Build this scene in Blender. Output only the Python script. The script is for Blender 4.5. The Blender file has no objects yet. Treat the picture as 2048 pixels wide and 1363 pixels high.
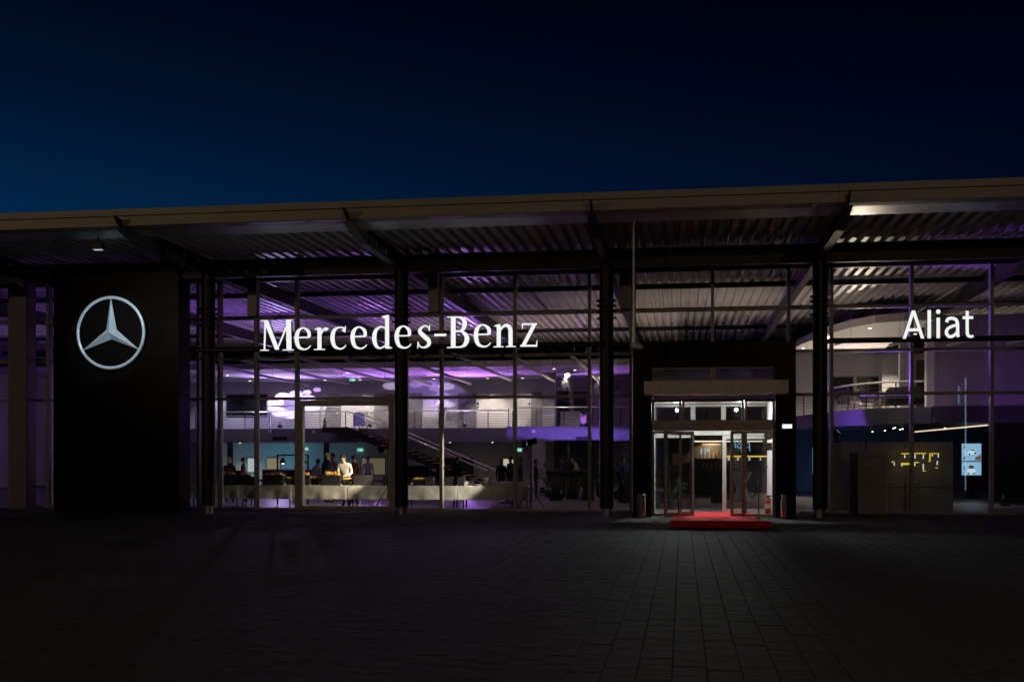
import bpy, bmesh, math, random
from mathutils import Vector, Matrix
R = math.radians
random.seed(7)
sc = bpy.context.scene
C = sc.collection

# ------------------------------------------------------------------ camera
F = 2250.0; TH = math.atan(341 / F); CY = -35.02; CZ = 1.67; HY = 915.0
cam = bpy.data.cameras.new('camera'); cam_o = bpy.data.objects.new('camera', cam); C.objects.link(cam_o)
cam_o.location = (0, CY, CZ); cam_o.rotation_euler = (R(90), 0, TH)
cam.sensor_width = 36; cam.lens = F / 2048 * 36; cam.shift_y = (HY - 681.5) / 2048
cam.clip_end = 2000; cam.clip_start = 0.1
sc.camera = cam_o
# ------------------------------------------------------------------ sky
w = bpy.data.worlds.new('World'); sc.world = w; w.use_nodes = True
nt = w.node_tree; bg = nt.nodes['Background']
sky = nt.nodes.new('ShaderNodeTexSky'); sky.sky_type = 'NISHITA'; sky.sun_disc = False
sky.sun_elevation = R(-4.5); sky.sun_rotation = R(-62); sky.air_density = 1.0; sky.dust_density = 0.2; sky.ozone_density = 6.0
# twilight: the sky keeps darkening evenly from the horizon to the zenith, cool camera white balance
tcw = nt.nodes.new('ShaderNodeTexCoord'); sep = nt.nodes.new('ShaderNodeSeparateXYZ'); nt.links.new(tcw.outputs['Generated'], sep.inputs[0])
rmp = nt.nodes.new('ShaderNodeValToRGB'); nt.links.new(sep.outputs['Z'], rmp.inputs[0])
rmp.color_ramp.elements[0].color = (1, 1, 1, 1); rmp.color_ramp.elements[1].color = (0.06, 0.06, 0.06, 1)
for pos, v in ((0.2, 0.62), (0.3, 0.3), (0.4, 0.11)):
    e_ = rmp.color_ramp.elements.new(pos); e_.color = (v, v, v, 1)
m1 = nt.nodes.new('ShaderNodeMix'); m1.data_type = 'RGBA'; m1.blend_type = 'MULTIPLY'; m1.inputs[0].default_value = 1
nt.links.new(sky.outputs[0], m1.inputs[6]); nt.links.new(rmp.outputs[0], m1.inputs[7])
m2 = nt.nodes.new('ShaderNodeMix'); m2.data_type = 'RGBA'; m2.blend_type = 'MULTIPLY'; m2.inputs[0].default_value = 1; m2.inputs[7].default_value = (0.9, 19.0, 10.4, 1); m2.clamp_result = False
nt.links.new(m1.outputs[2], m2.inputs[6]); nt.links.new(m2.outputs[2], bg.inputs[0]); bg.inputs[1].default_value = 0.15
# ------------------------------------------------------------------ view
sc.view_settings.view_transform = 'Standard'; sc.view_settings.look = 'None'
sc.view_settings.exposure = 0.0; sc.view_settings.gamma = 1.0
sc.render.engine = 'CYCLES'
cy = sc.cycles
cy.use_denoising = True; cy.max_bounces = 6; cy.diffuse_bounces = 3; cy.glossy_bounces = 3
cy.transparent_max_bounces = 16; cy.transmission_bounces = 4; cy.sample_clamp_indirect = 4
cy.caustics_reflective = False; cy.caustics_refractive = False

# ------------------------------------------------------------------ helpers
def wx(px, Y): return math.tan(math.atan((px - 1024) / F) - TH) * (Y - CY)
def dep(px, Y): return (Y - CY) * math.cos(TH) - wx(px, Y) * math.sin(TH)
def wz(px, py, Y): return CZ + (HY - py) * dep(px, Y) / F
def W(px, py, Y): return Vector((wx(px, Y), Y, wz(px, py, Y)))

K_DOWN, K_UP, K_GOBO, K_FLOOD, K_PORCH = 3.6, 4.0, 12.0, 3.4, 7.0
MATS = {}
def mat(name, col, rough=0.5, metal=0.0, emit=None, es=0.0, var=0.12, scale=6.0, bump=0.0, spec=0.5):
    if name in MATS: return MATS[name]
    m = bpy.data.materials.new(name); m.use_nodes = True; n = m.node_tree; b = n.nodes['Principled BSDF']
    b.inputs['Roughness'].default_value = rough; b.inputs['Metallic'].default_value = metal
    b.inputs['Specular IOR Level'].default_value = spec
    tc = n.nodes.new('ShaderNodeTexCoord'); nz = n.nodes.new('ShaderNodeTexNoise')
    nz.inputs['Scale'].default_value = scale; nz.inputs['Detail'].default_value = 5
    n.links.new(tc.outputs['Object'], nz.inputs['Vector'])
    mr = n.nodes.new('ShaderNodeMapRange'); mr.inputs['To Min'].default_value = 1 - var; mr.inputs['To Max'].default_value = 1 + var
    mr.inputs['From Min'].default_value = 0.3; mr.inputs['From Max'].default_value = 0.7
    n.links.new(nz.outputs['Fac'], mr.inputs['Value'])
    mx = n.nodes.new('ShaderNodeMix'); mx.data_type = 'RGBA'; mx.blend_type = 'MULTIPLY'; mx.inputs[0].default_value = 1
    mx.inputs[6].default_value = (*col, 1); n.links.new(mr.outputs[0], mx.inputs[7]); n.links.new(mx.outputs[2], b.inputs['Base Color'])
    mr2 = n.nodes.new('ShaderNodeMapRange'); mr2.inputs['To Min'].default_value = max(0.02, rough - 0.08); mr2.inputs['To Max'].default_value = min(1, rough + 0.08)
    n.links.new(nz.outputs['Fac'], mr2.inputs['Value']); n.links.new(mr2.outputs[0], b.inputs['Roughness'])
    if bump:
        nb = n.nodes.new('ShaderNodeTexNoise'); nb.inputs['Scale'].default_value = scale * 12; nb.inputs['Detail'].default_value = 3
        n.links.new(tc.outputs['Object'], nb.inputs['Vector'])
        bp = n.nodes.new('ShaderNodeBump'); bp.inputs['Strength'].default_value = bump; bp.inputs['Distance'].default_value = 0.01
        n.links.new(nb.outputs['Fac'], bp.inputs['Height']); n.links.new(bp.outputs[0], b.inputs['Normal'])
    if emit:
        b.inputs['Emission Color'].default_value = (*emit, 1); b.inputs['Emission Strength'].default_value = es
    MATS[name] = m
    return m

def glass_mat(name, tint=(0.93, 0.95, 0.95), ior=1.5, rough=0.0):
    m = bpy.data.materials.new(name); m.use_nodes = True; n = m.node_tree
    n.nodes.remove(n.nodes['Principled BSDF']); out = n.nodes['Material Output']
    t = n.nodes.new('ShaderNodeBsdfTransparent'); t.inputs[0].default_value = (*tint, 1)
    g = n.nodes.new('ShaderNodeBsdfGlossy'); g.inputs['Roughness'].default_value = rough
    fr = n.nodes.new('ShaderNodeFresnel'); ge = n.nodes.new('ShaderNodeNewGeometry'); mr = n.nodes.new('ShaderNodeMapRange')
    mr.inputs['To Min'].default_value = ior; mr.inputs['To Max'].default_value = 1 / ior
    n.links.new(ge.outputs['Backfacing'], mr.inputs['Value']); n.links.new(mr.outputs[0], fr.inputs[0])
    mx = n.nodes.new('ShaderNodeMixShader')
    n.links.new(fr.outputs[0], mx.inputs[0]); n.links.new(t.outputs[0], mx.inputs[1]); n.links.new(g.outputs[0], mx.inputs[2])
    n.links.new(mx.outputs[0], out.inputs[0])
    return m

GLASS = glass_mat('window_glass')
def frost():
    m = bpy.data.materials.new('frosted_glass'); m.use_nodes = True; n = m.node_tree; n.nodes.remove(n.nodes['Principled BSDF'])
    t = n.nodes.new('ShaderNodeBsdfTranslucent'); t.inputs[0].default_value = (.7, .7, .75, 1); d = n.nodes.new('ShaderNodeBsdfDiffuse'); d.inputs[0].default_value = (.3, .3, .33, 1)
    x_ = n.nodes.new('ShaderNodeMixShader'); x_.inputs[0].default_value = .3; n.links.new(t.outputs[0], x_.inputs[1]); n.links.new(d.outputs[0], x_.inputs[2]); n.links.new(x_.outputs[0], n.nodes['Material Output'].inputs[0]); return m
FROST = frost()
BLACKM = mat('black_paint', (0.006, 0.006, 0.007), 0.4, spec=0.3)
CLAD = mat('black_cladding', (0.0035, 0.0035, 0.004), 0.3, 0.0, var=0.2, scale=2, spec=0.08)
FRAME = mat('frame_grey', (0.30, 0.29, 0.28), 0.45, 0.1)
DOORF = mat('door_frame_bronze', (0.22, 0.2, 0.185), 0.4, 0.3)
STEEL = mat('brushed_steel', (0.55, 0.54, 0.52), 0.25, 0.95)
DARKST = mat('dark_steel', (0.014, 0.014, 0.016), 0.5, 0.1)
DECK = mat('roof_deck_sheet', (0.5, 0.47, 0.46), 0.4, 0.1, var=0.18, scale=3)
FASCIA = mat('fascia_paint', (0.42, 0.37, 0.30), 0.5, 0.0, var=0.08, scale=1.2)
SOFFIT = mat('soffit_panel', (0.72, 0.74, 0.76), 0.32, 0.6, var=0.05)
WALL = mat('white_wall', (0.72, 0.69, 0.68), 0.7, var=0.04)
GREYW = mat('grey_wall', (0.30, 0.29, 0.29), 0.6, var=0.06)
CEIL = mat('white_ceiling', (0.75, 0.72, 0.70), 0.8, var=0.03)
SLAB = mat('slab_paint', (0.13, 0.13, 0.17), 0.5, var=0.06)
FLOOR = mat('showroom_tile', (0.26, 0.255, 0.265), 0.42, var=0.1, scale=1.5)
DOORM = mat('grey_door', (0.27, 0.26, 0.26), 0.5)
DGLASS = mat('dark_window', (0.015, 0.017, 0.02), 0.08)
CLOTH = mat('white_linen', (0.62, 0.60, 0.57), 0.75, bump=0.1)
BOXM = mat('black_display_box', (0.02, 0.02, 0.022), 0.5)
FOOD = mat('golden_pastry', (0.65, 0.36, 0.10), 0.6, var=0.4, scale=30)
RED = mat('red_carpet', (0.55, 0.012, 0.02), 0.9, bump=0.4, var=0.15, scale=14)
REDP = mat('red_paint', (0.5, 0.02, 0.02), 0.3)
CHROME = mat('chrome', (0.75, 0.75, 0.76), 0.12, 1.0, var=0.03)
PAVE = mat('paver_concrete', (0.036, 0.035, 0.035), 0.75, var=0.5, scale=0.7, bump=0.6)
JOINT = mat('paver_joint', (0.024, 0.023, 0.023), 0.95, bump=0.4)
WOOD = mat('pale_wood', (0.42, 0.24, 0.12), 0.5, var=0.25, scale=8)
FABRIC = mat('dark_fabric', (0.03, 0.03, 0.035), 0.9, bump=0.2)
GFAB = mat('grey_fabric', (0.22, 0.2, 0.19), 0.9, bump=0.2)
LEAF = mat('leaf_green', (0.05, 0.1, 0.03), 0.5, var=0.4, scale=20)
POT = mat('plant_pot', (0.05, 0.05, 0.05), 0.5)
def em(name, col, s): return mat(name, (0.02, 0.02, 0.02), 0.5, emit=col, es=s)
LETTER = em('letter_light', (0.97, 1.0, 0.98), 0.9)
LAMPW = em('lamp_white', (1.0, 0.93, 0.82), 6.0)
LAMPC = em('lamp_cool', (0.95, 1.0, 0.95), 6.0)
LAMPP = em('lamp_violet', (0.6, 0.4, 1.0), 0.35)
SODIUM = em('sodium_lamp', (1.0, 0.55, 0.2), 14.0)
YELLOW = em('yellow_reflection', (1.0, 0.68, 0.03), 0.85)  # emission for glass reflections: the zigzag and the ring
WHITEREFL = em('white_reflection', (1.0, 0.95, 0.9), 0.9)
WARMLED = em('warm_led', (1.0, 0.78, 0.55), 1.2)
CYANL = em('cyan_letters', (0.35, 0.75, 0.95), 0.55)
BLUELED = em('blue_led', (0.35, 0.6, 0.95), 3.5)
SCREEN = em('screen_blue', (0.35, 0.68, 0.95), 0.75)
GREENS = em('exit_green', (0.12, 0.65, 0.4), 0.7)
EXITW = em('exit_white', (0.8, 1.0, 0.95), 0.9)

class MB:
    def __init__(s): s.v = []; s.f = []
    def add(s, vs, fs):
        o = len(s.v); s.v += [tuple(x) for x in vs]; s.f += [tuple(i + o for i in f) for f in fs]; return s
    def box(s, x0, x1, y0, y1, z0, z1):
        if x0 > x1: x0, x1 = x1, x0
        if y0 > y1: y0, y1 = y1, y0
        if z0 > z1: z0, z1 = z1, z0
        return s.add([(x0,y0,z0),(x1,y0,z0),(x1,y1,z0),(x0,y1,z0),(x0,y0,z1),(x1,y0,z1),(x1,y1,z1),(x0,y1,z1)],
              [(0,3,2,1),(4,5,6,7),(0,1,5,4),(1,2,6,5),(2,3,7,6),(3,0,4,7)])
    def tube(s, p0, p1, r, n=8, r1=None):
        p0 = Vector(p0); p1 = Vector(p1); d = (p1 - p0)
        if d.length < 1e-6: return s
        d.normalize(); a = d.orthogonal().normalized(); b = d.cross(a); r1 = r if r1 is None else r1
        vs = []
        for p, q in ((p0, r), (p1, r1)):
            for i in range(n):
                t = 2 * math.pi * i / n; vs.append(p + (a * math.cos(t) + b * math.sin(t)) * q)
        fs = [(i, (i + 1) % n, n + (i + 1) % n, n + i) for i in range(n)] + [tuple(range(n))[::-1], tuple(range(n, 2 * n))]
        return s.add(vs, fs)
    def path(s, pts, r, n=6):
        for a, b in zip(pts[:-1], pts[1:]): s.tube(a, b, r, n)
        return s
    def lathe(s, c, prof, n=16):           # prof: (radius, z)
        c = Vector(c); vs = []; fs = []
        for r, z in prof:
            for i in range(n):
                t = 2 * math.pi * i / n; vs.append((c.x + r * math.cos(t), c.y + r * math.sin(t), c.z + z))
        for k in range(len(prof) - 1):
            for i in range(n):
                j = (i + 1) % n; fs.append((k*n+i, k*n+j, (k+1)*n+j, (k+1)*n+i))
        fs.append(tuple(range(n))[::-1]); fs.append(tuple((len(prof)-1)*n + i for i in range(n)))
        return s.add(vs, fs)
    def prism(s, poly, axis, a0, a1):      # poly in the other two axes (ordered), extruded along axis
        n = len(poly); vs = []
        for a in (a0, a1):
            for u, v in poly:
                vs.append({'x': (a, u, v), 'y': (u, a, v), 'z': (u, v, a)}[axis])
        fs = [tuple(range(n)), tuple(range(n, 2*n))[::-1]] + [(i, n+i, n+(i+1) % n, (i+1) % n) for i in range(n)]
        return s.add(vs, fs)
    def ball(s, c, r, n=10, m=6, sc=(1,1,1)):
        prof = []
        for k in range(m + 1):
            t = math.pi * k / m; prof.append((max(1e-4, math.sin(t)), -math.cos(t)))
        o = len(s.v); s.lathe((0,0,0), prof, n)
        for i in range(o, len(s.v)):
            x, y, z = s.v[i]; s.v[i] = (c[0] + x*r*sc[0], c[1] + y*r*sc[1], c[2] + z*r*sc[2])
        return s
    def mesh(s, name, smooth=False):
        me = bpy.data.meshes.new(name); me.from_pydata(s.v, [], s.f)
        bm = bmesh.new(); bm.from_mesh(me); bmesh.ops.recalc_face_normals(bm, faces=bm.faces); bm.to_mesh(me); bm.free()
        if smooth:
            me.polygons.foreach_set('use_smooth', [True] * len(me.polygons)); me.set_sharp_from_angle(angle=R(40))
        return me

def wloc(o):
    v = Vector((0, 0, 0))
    while o: v += o.location; o = o.parent
    return v
def link(name, me, m, parent=None, local=False, smooth=False):
    o = bpy.data.objects.new(name, me); C.objects.link(o)
    if m is not None and not me.materials: me.materials.append(m)
    if parent:
        o.parent = parent
        if not local: o.location = -wloc(parent)
    return o
def part(name, mb, m, parent=None, smooth=False, local=False):
    return link(name, mb.mesh(name, smooth), m, parent, local)
def thing(name, label, cat, loc=(0,0,0), rz=0, group=None, kind=None):
    o = bpy.data.objects.new(name, None); C.objects.link(o); o.empty_display_size = 0.2
    o.location = loc; o.rotation_euler = (0, 0, rz); tag(o, label, cat, group, kind); return o
def tag(o, label=None, cat=None, group=None, kind=None):
    if label: o['label'] = label
    if cat: o['category'] = cat
    if group: o['group'] = group
    if kind: o['kind'] = kind
    return o
def copy_tree(o, parent=None):
    c = o.copy(); C.objects.link(c)
    if parent: c.parent = parent
    for ch in o.children: copy_tree(ch, c)
    return c
def B(*a): return MB().box(*a)
def spot(name, loc, tgt, power, col, deg, blend=0.5, rad=0.05, parent=None):
    l = bpy.data.lights.new(name, 'SPOT'); l.energy = power; l.color = col; l.spot_size = R(deg); l.spot_blend = blend; l.shadow_soft_size = rad
    o = bpy.data.objects.new(name, l); C.objects.link(o)
    loc = Vector(loc); d = Vector(tgt) - loc; o.rotation_euler = d.to_track_quat('-Z', 'Y').to_euler(); o.location = loc
    if parent: o.parent = parent; o.location = loc - wloc(parent)
    return o
def point(name, loc, power, col, rad=0.1, parent=None):
    l = bpy.data.lights.new(name, 'POINT'); l.energy = power; l.color = col; l.shadow_soft_size = rad
    o = bpy.data.objects.new(name, l); C.objects.link(o); o.location = Vector(loc)
    if parent: o.parent = parent; o.location = Vector(loc) - wloc(parent)
    return o

# ================================================================== GROUND
plaza = thing('plaza_pavement', None, None, kind='structure')
base = B(-400, 400, -400, 400, -0.5, -0.036); part('bedding', base, JOINT, plaza)
# pavers: strips running towards the building, mixed lengths
PWID = 0.27; GAP = 0.01; YN, YF = -28.0, -0.14
pav = []
x = -26.0
rp = random.Random(3)
while x < 14:
    y = YN - 2 + rp.random() * 0.4
    while y < YF:
        L = rp.choice([0.27, 0.4, 0.4, 0.54, 0.54])
        y1 = min(y + L, YF)
        if y1 - y > 0.06: pav.append((x + PWID / 2, (y + y1) / 2, y1 - y))
        y += L
    x += PWID
def in_view(X, Y):
    a = math.atan2(X, Y - CY) + TH
    d = (Y - CY) * math.cos(TH) - X * math.sin(TH)
    return abs(math.tan(a)) * F < 1040 and HY + CZ * F / d < 1380
def in_tower(X, Y): return False
near = sorted([p for p in pav if in_view(p[0], p[1])], key=lambda p: p[1])[:300]
ns = set(near)
def paver_mesh(L):
    a = PWID / 2 - GAP / 4; b = L / 2 - GAP * .8; c = 0.005
    m = MB(); vs = []
    for (ax, bx, z) in ((a, b, -0.04), (a, b, -c), (a - c, b - 2 * c, 0)):
        vs += [(-ax, -bx, z), (ax, -bx, z), (ax, bx, z), (-ax, bx, z)]
    fs = [(8, 9, 10, 11)]
    for k in (0, 4):
        for i in range(4): j = (i + 1) % 4; fs.append((k + i, k + j, k + 4 + j, k + 4 + i))
    return m.add(vs, fs)
pm = {}
for (X, Y, L) in near:
    k = round(L, 2)
    if k not in pm: pm[k] = paver_mesh(L).mesh('paver'); pm[k].materials.append(PAVE)
    o = bpy.data.objects.new('paver', pm[k]); C.objects.link(o); o.parent = plaza
    o.location = (X, Y, rp.uniform(-0.006, 0)); o.rotation_euler = (rp.uniform(-.006, .006), rp.uniform(-.006, .006), rp.uniform(-.004, .004))
rest = MB()
for (X, Y, L) in pav:
    if (X, Y, L) in ns: continue
    pmx = paver_mesh(L); dz = rp.uniform(-0.004, 0); tx = rp.uniform(-.005, .005)
    rest.add([(vx + X, vy + Y, vz + dz + vx * tx) for vx, vy, vz in pmx.v], pmx.f)
ro = part('paver_field', rest, PAVE, plaza); ro['kind'] = 'stuff'
far_pave = B(-400, -26.01, -200, 60, -0.03, -0.004); far_pave.box(14.02, 400, -200, 60, -0.03, -0.004); far_pave.box(-26, 14.01, -200, YN - 2.02, -0.03, -0.004)
part('far_pavement', far_pave, PAVE, plaza)
lf = MB().add([(0,0,0),(0.05,0.02,0.012),(0.09,0,0.004),(0.05,-0.03,0.01),(0.04,0,0.02)], [(0,1,4),(1,2,4),(2,3,4),(3,0,4)])
gp = Vector((wx(1361, CY + CZ * F / (1257 - HY)), CY + CZ * F / (1257 - HY), 0.004))
o = part('fallen_leaf', lf, mat('dry_leaf', (0.45, 0.2, 0.12), 0.7)); o.location = gp; tag(o, 'small dry reddish leaf lying on the dark pavers', 'leaf')
floor = part('showroom_floor', B(-36, 20, -0.13, 34, -0.03, 0.0), FLOOR); floor['kind'] = 'structure'

# ================================================================== BUILDING
bld = thing('showroom_building', 'wide glass fronted showroom with flat overhanging corrugated roof and black columns', 'building', (-8, 0, 0))
YC = -2.85; YT = -8.2; ZD = 7.68
COLX = [wx(417, YC), wx(803, YC), wx(1213, YC), wx(1640, YC)]
print('COLX', COLX)
COLA = COLX + [COLX[3] + 6.0]
XL, XR = -38.0, 20.0
# roof deck sheets (trapezoid ribs along depth), one per 6 m bay
pit = 0.33
def deck_sheet(x0, n, y0, y1):
    prof = []
    for i in range(n):
        a = x0 + i * pit
        prof += [(a, 0), (a + 0.15, 0), (a + 0.19, 0.13), (a + 0.29, 0.13)]
    prof.append((x0 + n * pit, 0))
    ys = [y0, YC, 0, 10, 20, y1]; m = MB(); k = len(prof)
    m.add([(px_, yy, ZD + pz) for yy in ys for px_, pz in prof], [(j*k+i, j*k+i+1, (j+1)*k+i+1, (j+1)*k+i) for j in range(len(ys)-1) for i in range(k-1)])
    return m
nb = 18; x = XL
while x < XR:
    part('deck_sheet', deck_sheet(x, nb, YT + 1.5, 34), DECK, bld); x += nb * pit
part('roof_cover', B(XL, x, YT + 0.3, 34.2, ZD + 0.15, ZD + 0.27), mat('roof_membrane', (0.1, 0.1, 0.1), 0.9), bld)
# fascia: two bands in 5.9 m lengths, soffit panels behind
seg = 5.94; xx = XL
while xx < XR:
    a, b = xx + 0.004, xx + seg - 0.004
    part('fascia_panel', MB().prism([(YT + 0.1, 7.82), (YT, 7.83), (YT - 0.03, 7.99), (YT + 0.5, 8.02), (YT + 0.5, 7.82)], 'x', a, b), FASCIA, bld)
    part('fascia_panel', MB().prism([(YT + 0.16, 7.57), (YT + 0.06, 7.58), (YT + 0.015, 7.808), (YT + 0.5, 7.808), (YT + 0.5, 7.57)], 'x', a, b), FASCIA, bld)
    part('soffit_panel', B(a, b, YT + 0.17, YT + 1.55, 7.58, 7.61), SOFFIT, bld)
    xx += seg
# cantilever roof beams with tapered nose, flange and holes
def web(X):
    zb = 7.2; t = 0.02
    yb = [YT - 0.36, YT + 1.35, 31.0]
    out = [(yb[0], 7.76), (yb[0], 7.71), (YT - 0.02, 7.5), (yb[1], zb), (yb[2], zb), (yb[2], ZD - 0.02), (YT + 1.6, ZD - 0.02), (YT + 1.5, 7.6), (YT + 0.1, 7.72)]
    cu = bpy.data.curves.new('web', 'CURVE'); cu.dimensions = '2D'; cu.fill_mode = 'BOTH'; cu.extrude = t
    def spl(pts):
        s = cu.splines.new('POLY'); s.points.add(len(pts) - 1); s.use_cyclic_u = True
        for p, q in zip(s.points, pts): p.co = (q[0], q[1], 0, 1)
    spl(out)
    for k, (cyy, r) in enumerate([(YT + 1.75, 0.15), (YT + 2.7, 0.15), (YT + 3.65, 0.15), (YT + 4.6, 0.15)]):
        spl([(cyy + r * math.cos(2*math.pi*i/20), 7.43 + r * math.sin(2*math.pi*i/20)) for i in range(20)])
    ob = bpy.data.objects.new('tmp', cu); C.objects.link(ob)
    me = bpy.data.meshes.new_from_object(ob.evaluated_get(bpy.context.evaluated_depsgraph_get()))
    bpy.data.objects.remove(ob)
    me.transform(Matrix(((0,0,1,0),(1,0,0,0),(0,1,0,0),(0,0,0,1))))
    me.materials.clear(); me.materials.append(DARKST)
    return me
wm = web(0)
fl = MB().box(-0.11, 0.11, YT + 1.33, 31, 7.17, 7.198)
fl.add([(-.11, YT-0.02, 7.472),(.11, YT-0.02, 7.472),(.11, YT+1.33, 7.172),(-.11, YT+1.33, 7.172),(-.11, YT-0.02, 7.5),(.11, YT-0.02, 7.5),(.11, YT+1.33, 7.198),(-.11, YT+1.33, 7.198)],
       [(0,3,2,1),(4,5,6,7),(0,1,5,4),(1,2,6,5),(2,3,7,6),(3,0,4,7)])
flm = fl.mesh('flange'); flm.materials.append(DARKST)
for X in [COLX[0] - 12, COLX[0] - 6] + COLA:
    rb = link('roof_beam', wm, DARKST, bld); rb.location.x += X
    f2 = link('flange', flm, DARKST, rb, local=True)
# edge beam over columns, purlins inside
part('edge_beam', B(XL, XR, YC - 0.1, YC + 0.1, 7.08, 7.6), DARKST, bld)
part('edge_angle', B(XL, XR, YC - 0.16, YC - 0.103, 7.57, 7.6), FRAME, bld)
for yy in (4.2, 10.5, 17.0, 23.5):
    part('purlin', B(XL, XR, yy - 0.06, yy + 0.06, 7.5, ZD - 0.01), DARKST, bld)
# columns
col = MB().tube((0, 0, 0.24), (0, 0, 7.19), 0.2, 24)
cm = col.mesh('column', True); cm.materials.append(BLACKM)
rings = MB()
for z in (5.62, 5.8, 5.98, 6.12): rings.lathe((0, 0, z), [(0.2, 0), (0.285, 0.01), (0.285, 0.045), (0.2, 0.06)], 24)
rm = rings.mesh('collar', True); rm.materials.append(BLACKM)
sl = MB().lathe((0, 0, 0), [(0.15, 0), (0.15, 0.24)], 24).mesh('base_sleeve', True); sl.materials.append(STEEL)
for X in COLA:
    c = link('column', cm, BLACKM, bld); c.location += Vector((X, YC, 0))
    link('collar', rm, BLACKM, c, True); link('base_sleeve', sl, STEEL, c, True)
# facade grid
ZR = [0.06, 3.59, 4.90, 6.21, 7.44]
MPX = [-260, -130, 22, 98, 240, 330, 398, 440, 513, 594, 806, 883, 1030, 1179, 1262, 1425, 1577, 1663, 1823, 1983, 2140]
MX = [wx(p, 0) for p in MPX]
for p, X in zip(MPX, MX):
    wd = 0.045
    lo = 0.0
    if p in (1425,): lo = 4.95       # portal stands below
    if p == 1577: lo = 4.93
    part('mullion', B(X - wd, X + wd, -0.1, 0.16, lo, 7.46), FRAME, bld)
pxl, pxr = wx(1268, 0), wx(1590, 0)
for z in ZR[1:]:
    for a, b in zip(MX[:-1], MX[1:]):
        if z < 4.92 and a > wx(1250, 0) and b < wx(1600, 0): continue
        part('transom', B(a + 0.047, b - 0.047, -0.06, 0.1, z - 0.045, z + 0.045), FRAME, bld)
part('sill', B(XL, wx(1262, 0) - 0.05, -0.09, 0.1, 0.0, 0.055), FRAME, bld)
part('sill', B(wx(1600, 0), XR, -0.09, 0.1, 0.0, 0.055), FRAME, bld)
for i, (a, b) in enumerate(zip(MX[:-1], MX[1:])):
    for k in range(4):
        z0, z1 = ZR[k], ZR[k + 1]
        if k < 2 and a > wx(1250, 0) and b < wx(1600, 0): continue
        part('window_pane', B(a + 0.047, b - 0.047, 0.0, 0.008, z0 + (0.047 if k else 0), z1 - 0.047), GLASS, bld)
# head plate between glass and edge beam
part('head_plate', B(XL, XR, -0.1, 0.1, 7.48, ZD - 0.005), DARKST, bld)
for X in COLA:
    s = wx(0, 0)
    part('tie_post', B(X + 0.25, X + 0.55, -0.42, -0.12, 6.25, 7.5), FRAME, bld)
# tall service door frame for cars
da, db = wx(594, 0), wx(792, 0)
dv = part('vehicle_door', B(da + 0.05, da + 0.2, -0.14, 0.2, 0.0, 3.52).box(db - 0.2, db, -0.14, 0.2, 0, 3.52).box(da + 0.2, db - 0.2, -0.14, 0.2, 3.36, 3.52).box(da + 0.2, db - 0.2, -0.14, 0.2, 0.0, 0.12), FRAME, bld)
# left corner post
part('corner_post', B(wx(40, -0.3), wx(72, -0.3), -0.9, -0.3, 0, 7.5), mat('post_cladding', (0.2, 0.19, 0.18), 0.45), bld)
# rear and side walls, mezzanine, soffits
YB = 33.0
part('rear_wall', B(XL, XR, YB, YB + 0.2, 0, 7.65), WALL, bld)
part('side_wall', B(XL - 0.2, XL, -0.1, YB, 0, 7.65), WALL, bld)
part('side_wall', B(XR, XR + 0.2, -0.1, YB, 0, 7.65), GREYW, bld)
ZM = 3.4; ZMB = 2.6; YM = 28.8; YM2 = 26.6
mxs = wx(1013, YM2)
xr_mez = wx(1262, YM2)
part('mezzanine_slab', B(XL, mxs, YM, YB, ZMB, ZM), SLAB, bld)
part('mezzanine_slab', B(mxs, wx(1600, YM2), YM2, YB, ZMB, ZM), SLAB, bld)
part('upper_ceiling', B(XL, wx(1580, 24), 23.0, YB, 6.45, 6.75), CEIL, bld)
def door(px0, px1, z0, h=2.1, Y=YB, m=DOORM):
    a, b = wx(px0, Y), wx(px1, Y)
    d = part('door', B(a, b, Y - 0.05, Y - 0.005, z0, z0 + h), m, bld)
    part('door_frame', B(a - 0.06, a - 0.003, Y - 0.07, Y - 0.005, z0, z0 + h + 0.06).box(b + 0.003, b + 0.06, Y - 0.07, Y - 0.005, z0, z0 + h + 0.06).box(a, b, Y - 0.07, Y - 0.005, z0 + h + 0.003, z0 + h + 0.06), FRAME, d)
    part('handle', MB().tube((b - 0.1, Y - 0.1, z0 + 1.02), (b - 0.22, Y - 0.1, z0 + 1.02), 0.014).tube((b - 0.1, Y - 0.1, z0 + 1.02), (b - 0.1, Y - 0.05, z0 + 1.02), 0.012), STEEL, d)
for a, b in ((655, 680), (751, 783), (818, 843), (919, 951), (1064, 1084), (1190, 1220)): door(a, b, ZM, 2.2)
def window(px0, px1, py0, py1, Y, m=DGLASS):
    a, b = wx(px0, Y), wx(px1, Y); z0, z1 = wz(px0, py1, Y), wz(px0, py0, Y)
    f = part('window', B(a, a + .06, Y - .06, Y - .004, z0, z1).box(b - .06, b, Y - .06, Y - .004, z0, z1).box(a + .06, b - .06, Y - .06, Y - .004, z0, z0 + .06).box(a + .06, b - .06, Y - .06, Y - .004, z1 - .06, z1), FRAME, bld)
    part('pane', B(a + .06, b - .06, Y - .03, Y - .004, z0 + .06, z1 - .06), m, f)
window(452, 536, 788, 832, YB)
LITW = em('lit_window_pale', (0.75, 0.9, 0.95), 0.55); LITY = em('lit_window_warm', (0.8, 0.68, 0.4), 0.3)
window(494, 512, 914, 945, YB, LITW)
window(532, 562, 914, 948, YB, LITY)
window(1005, 1036, 915, 944, YB, em('lit_doorway', (0.95, 0.88, 0.6), 0.6))
window(722, 772, 914, 950, YB, em('lit_office', (0.75, 0.65, 0.42), 0.16))
window(872, 948, 914, 960, YB)
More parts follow.
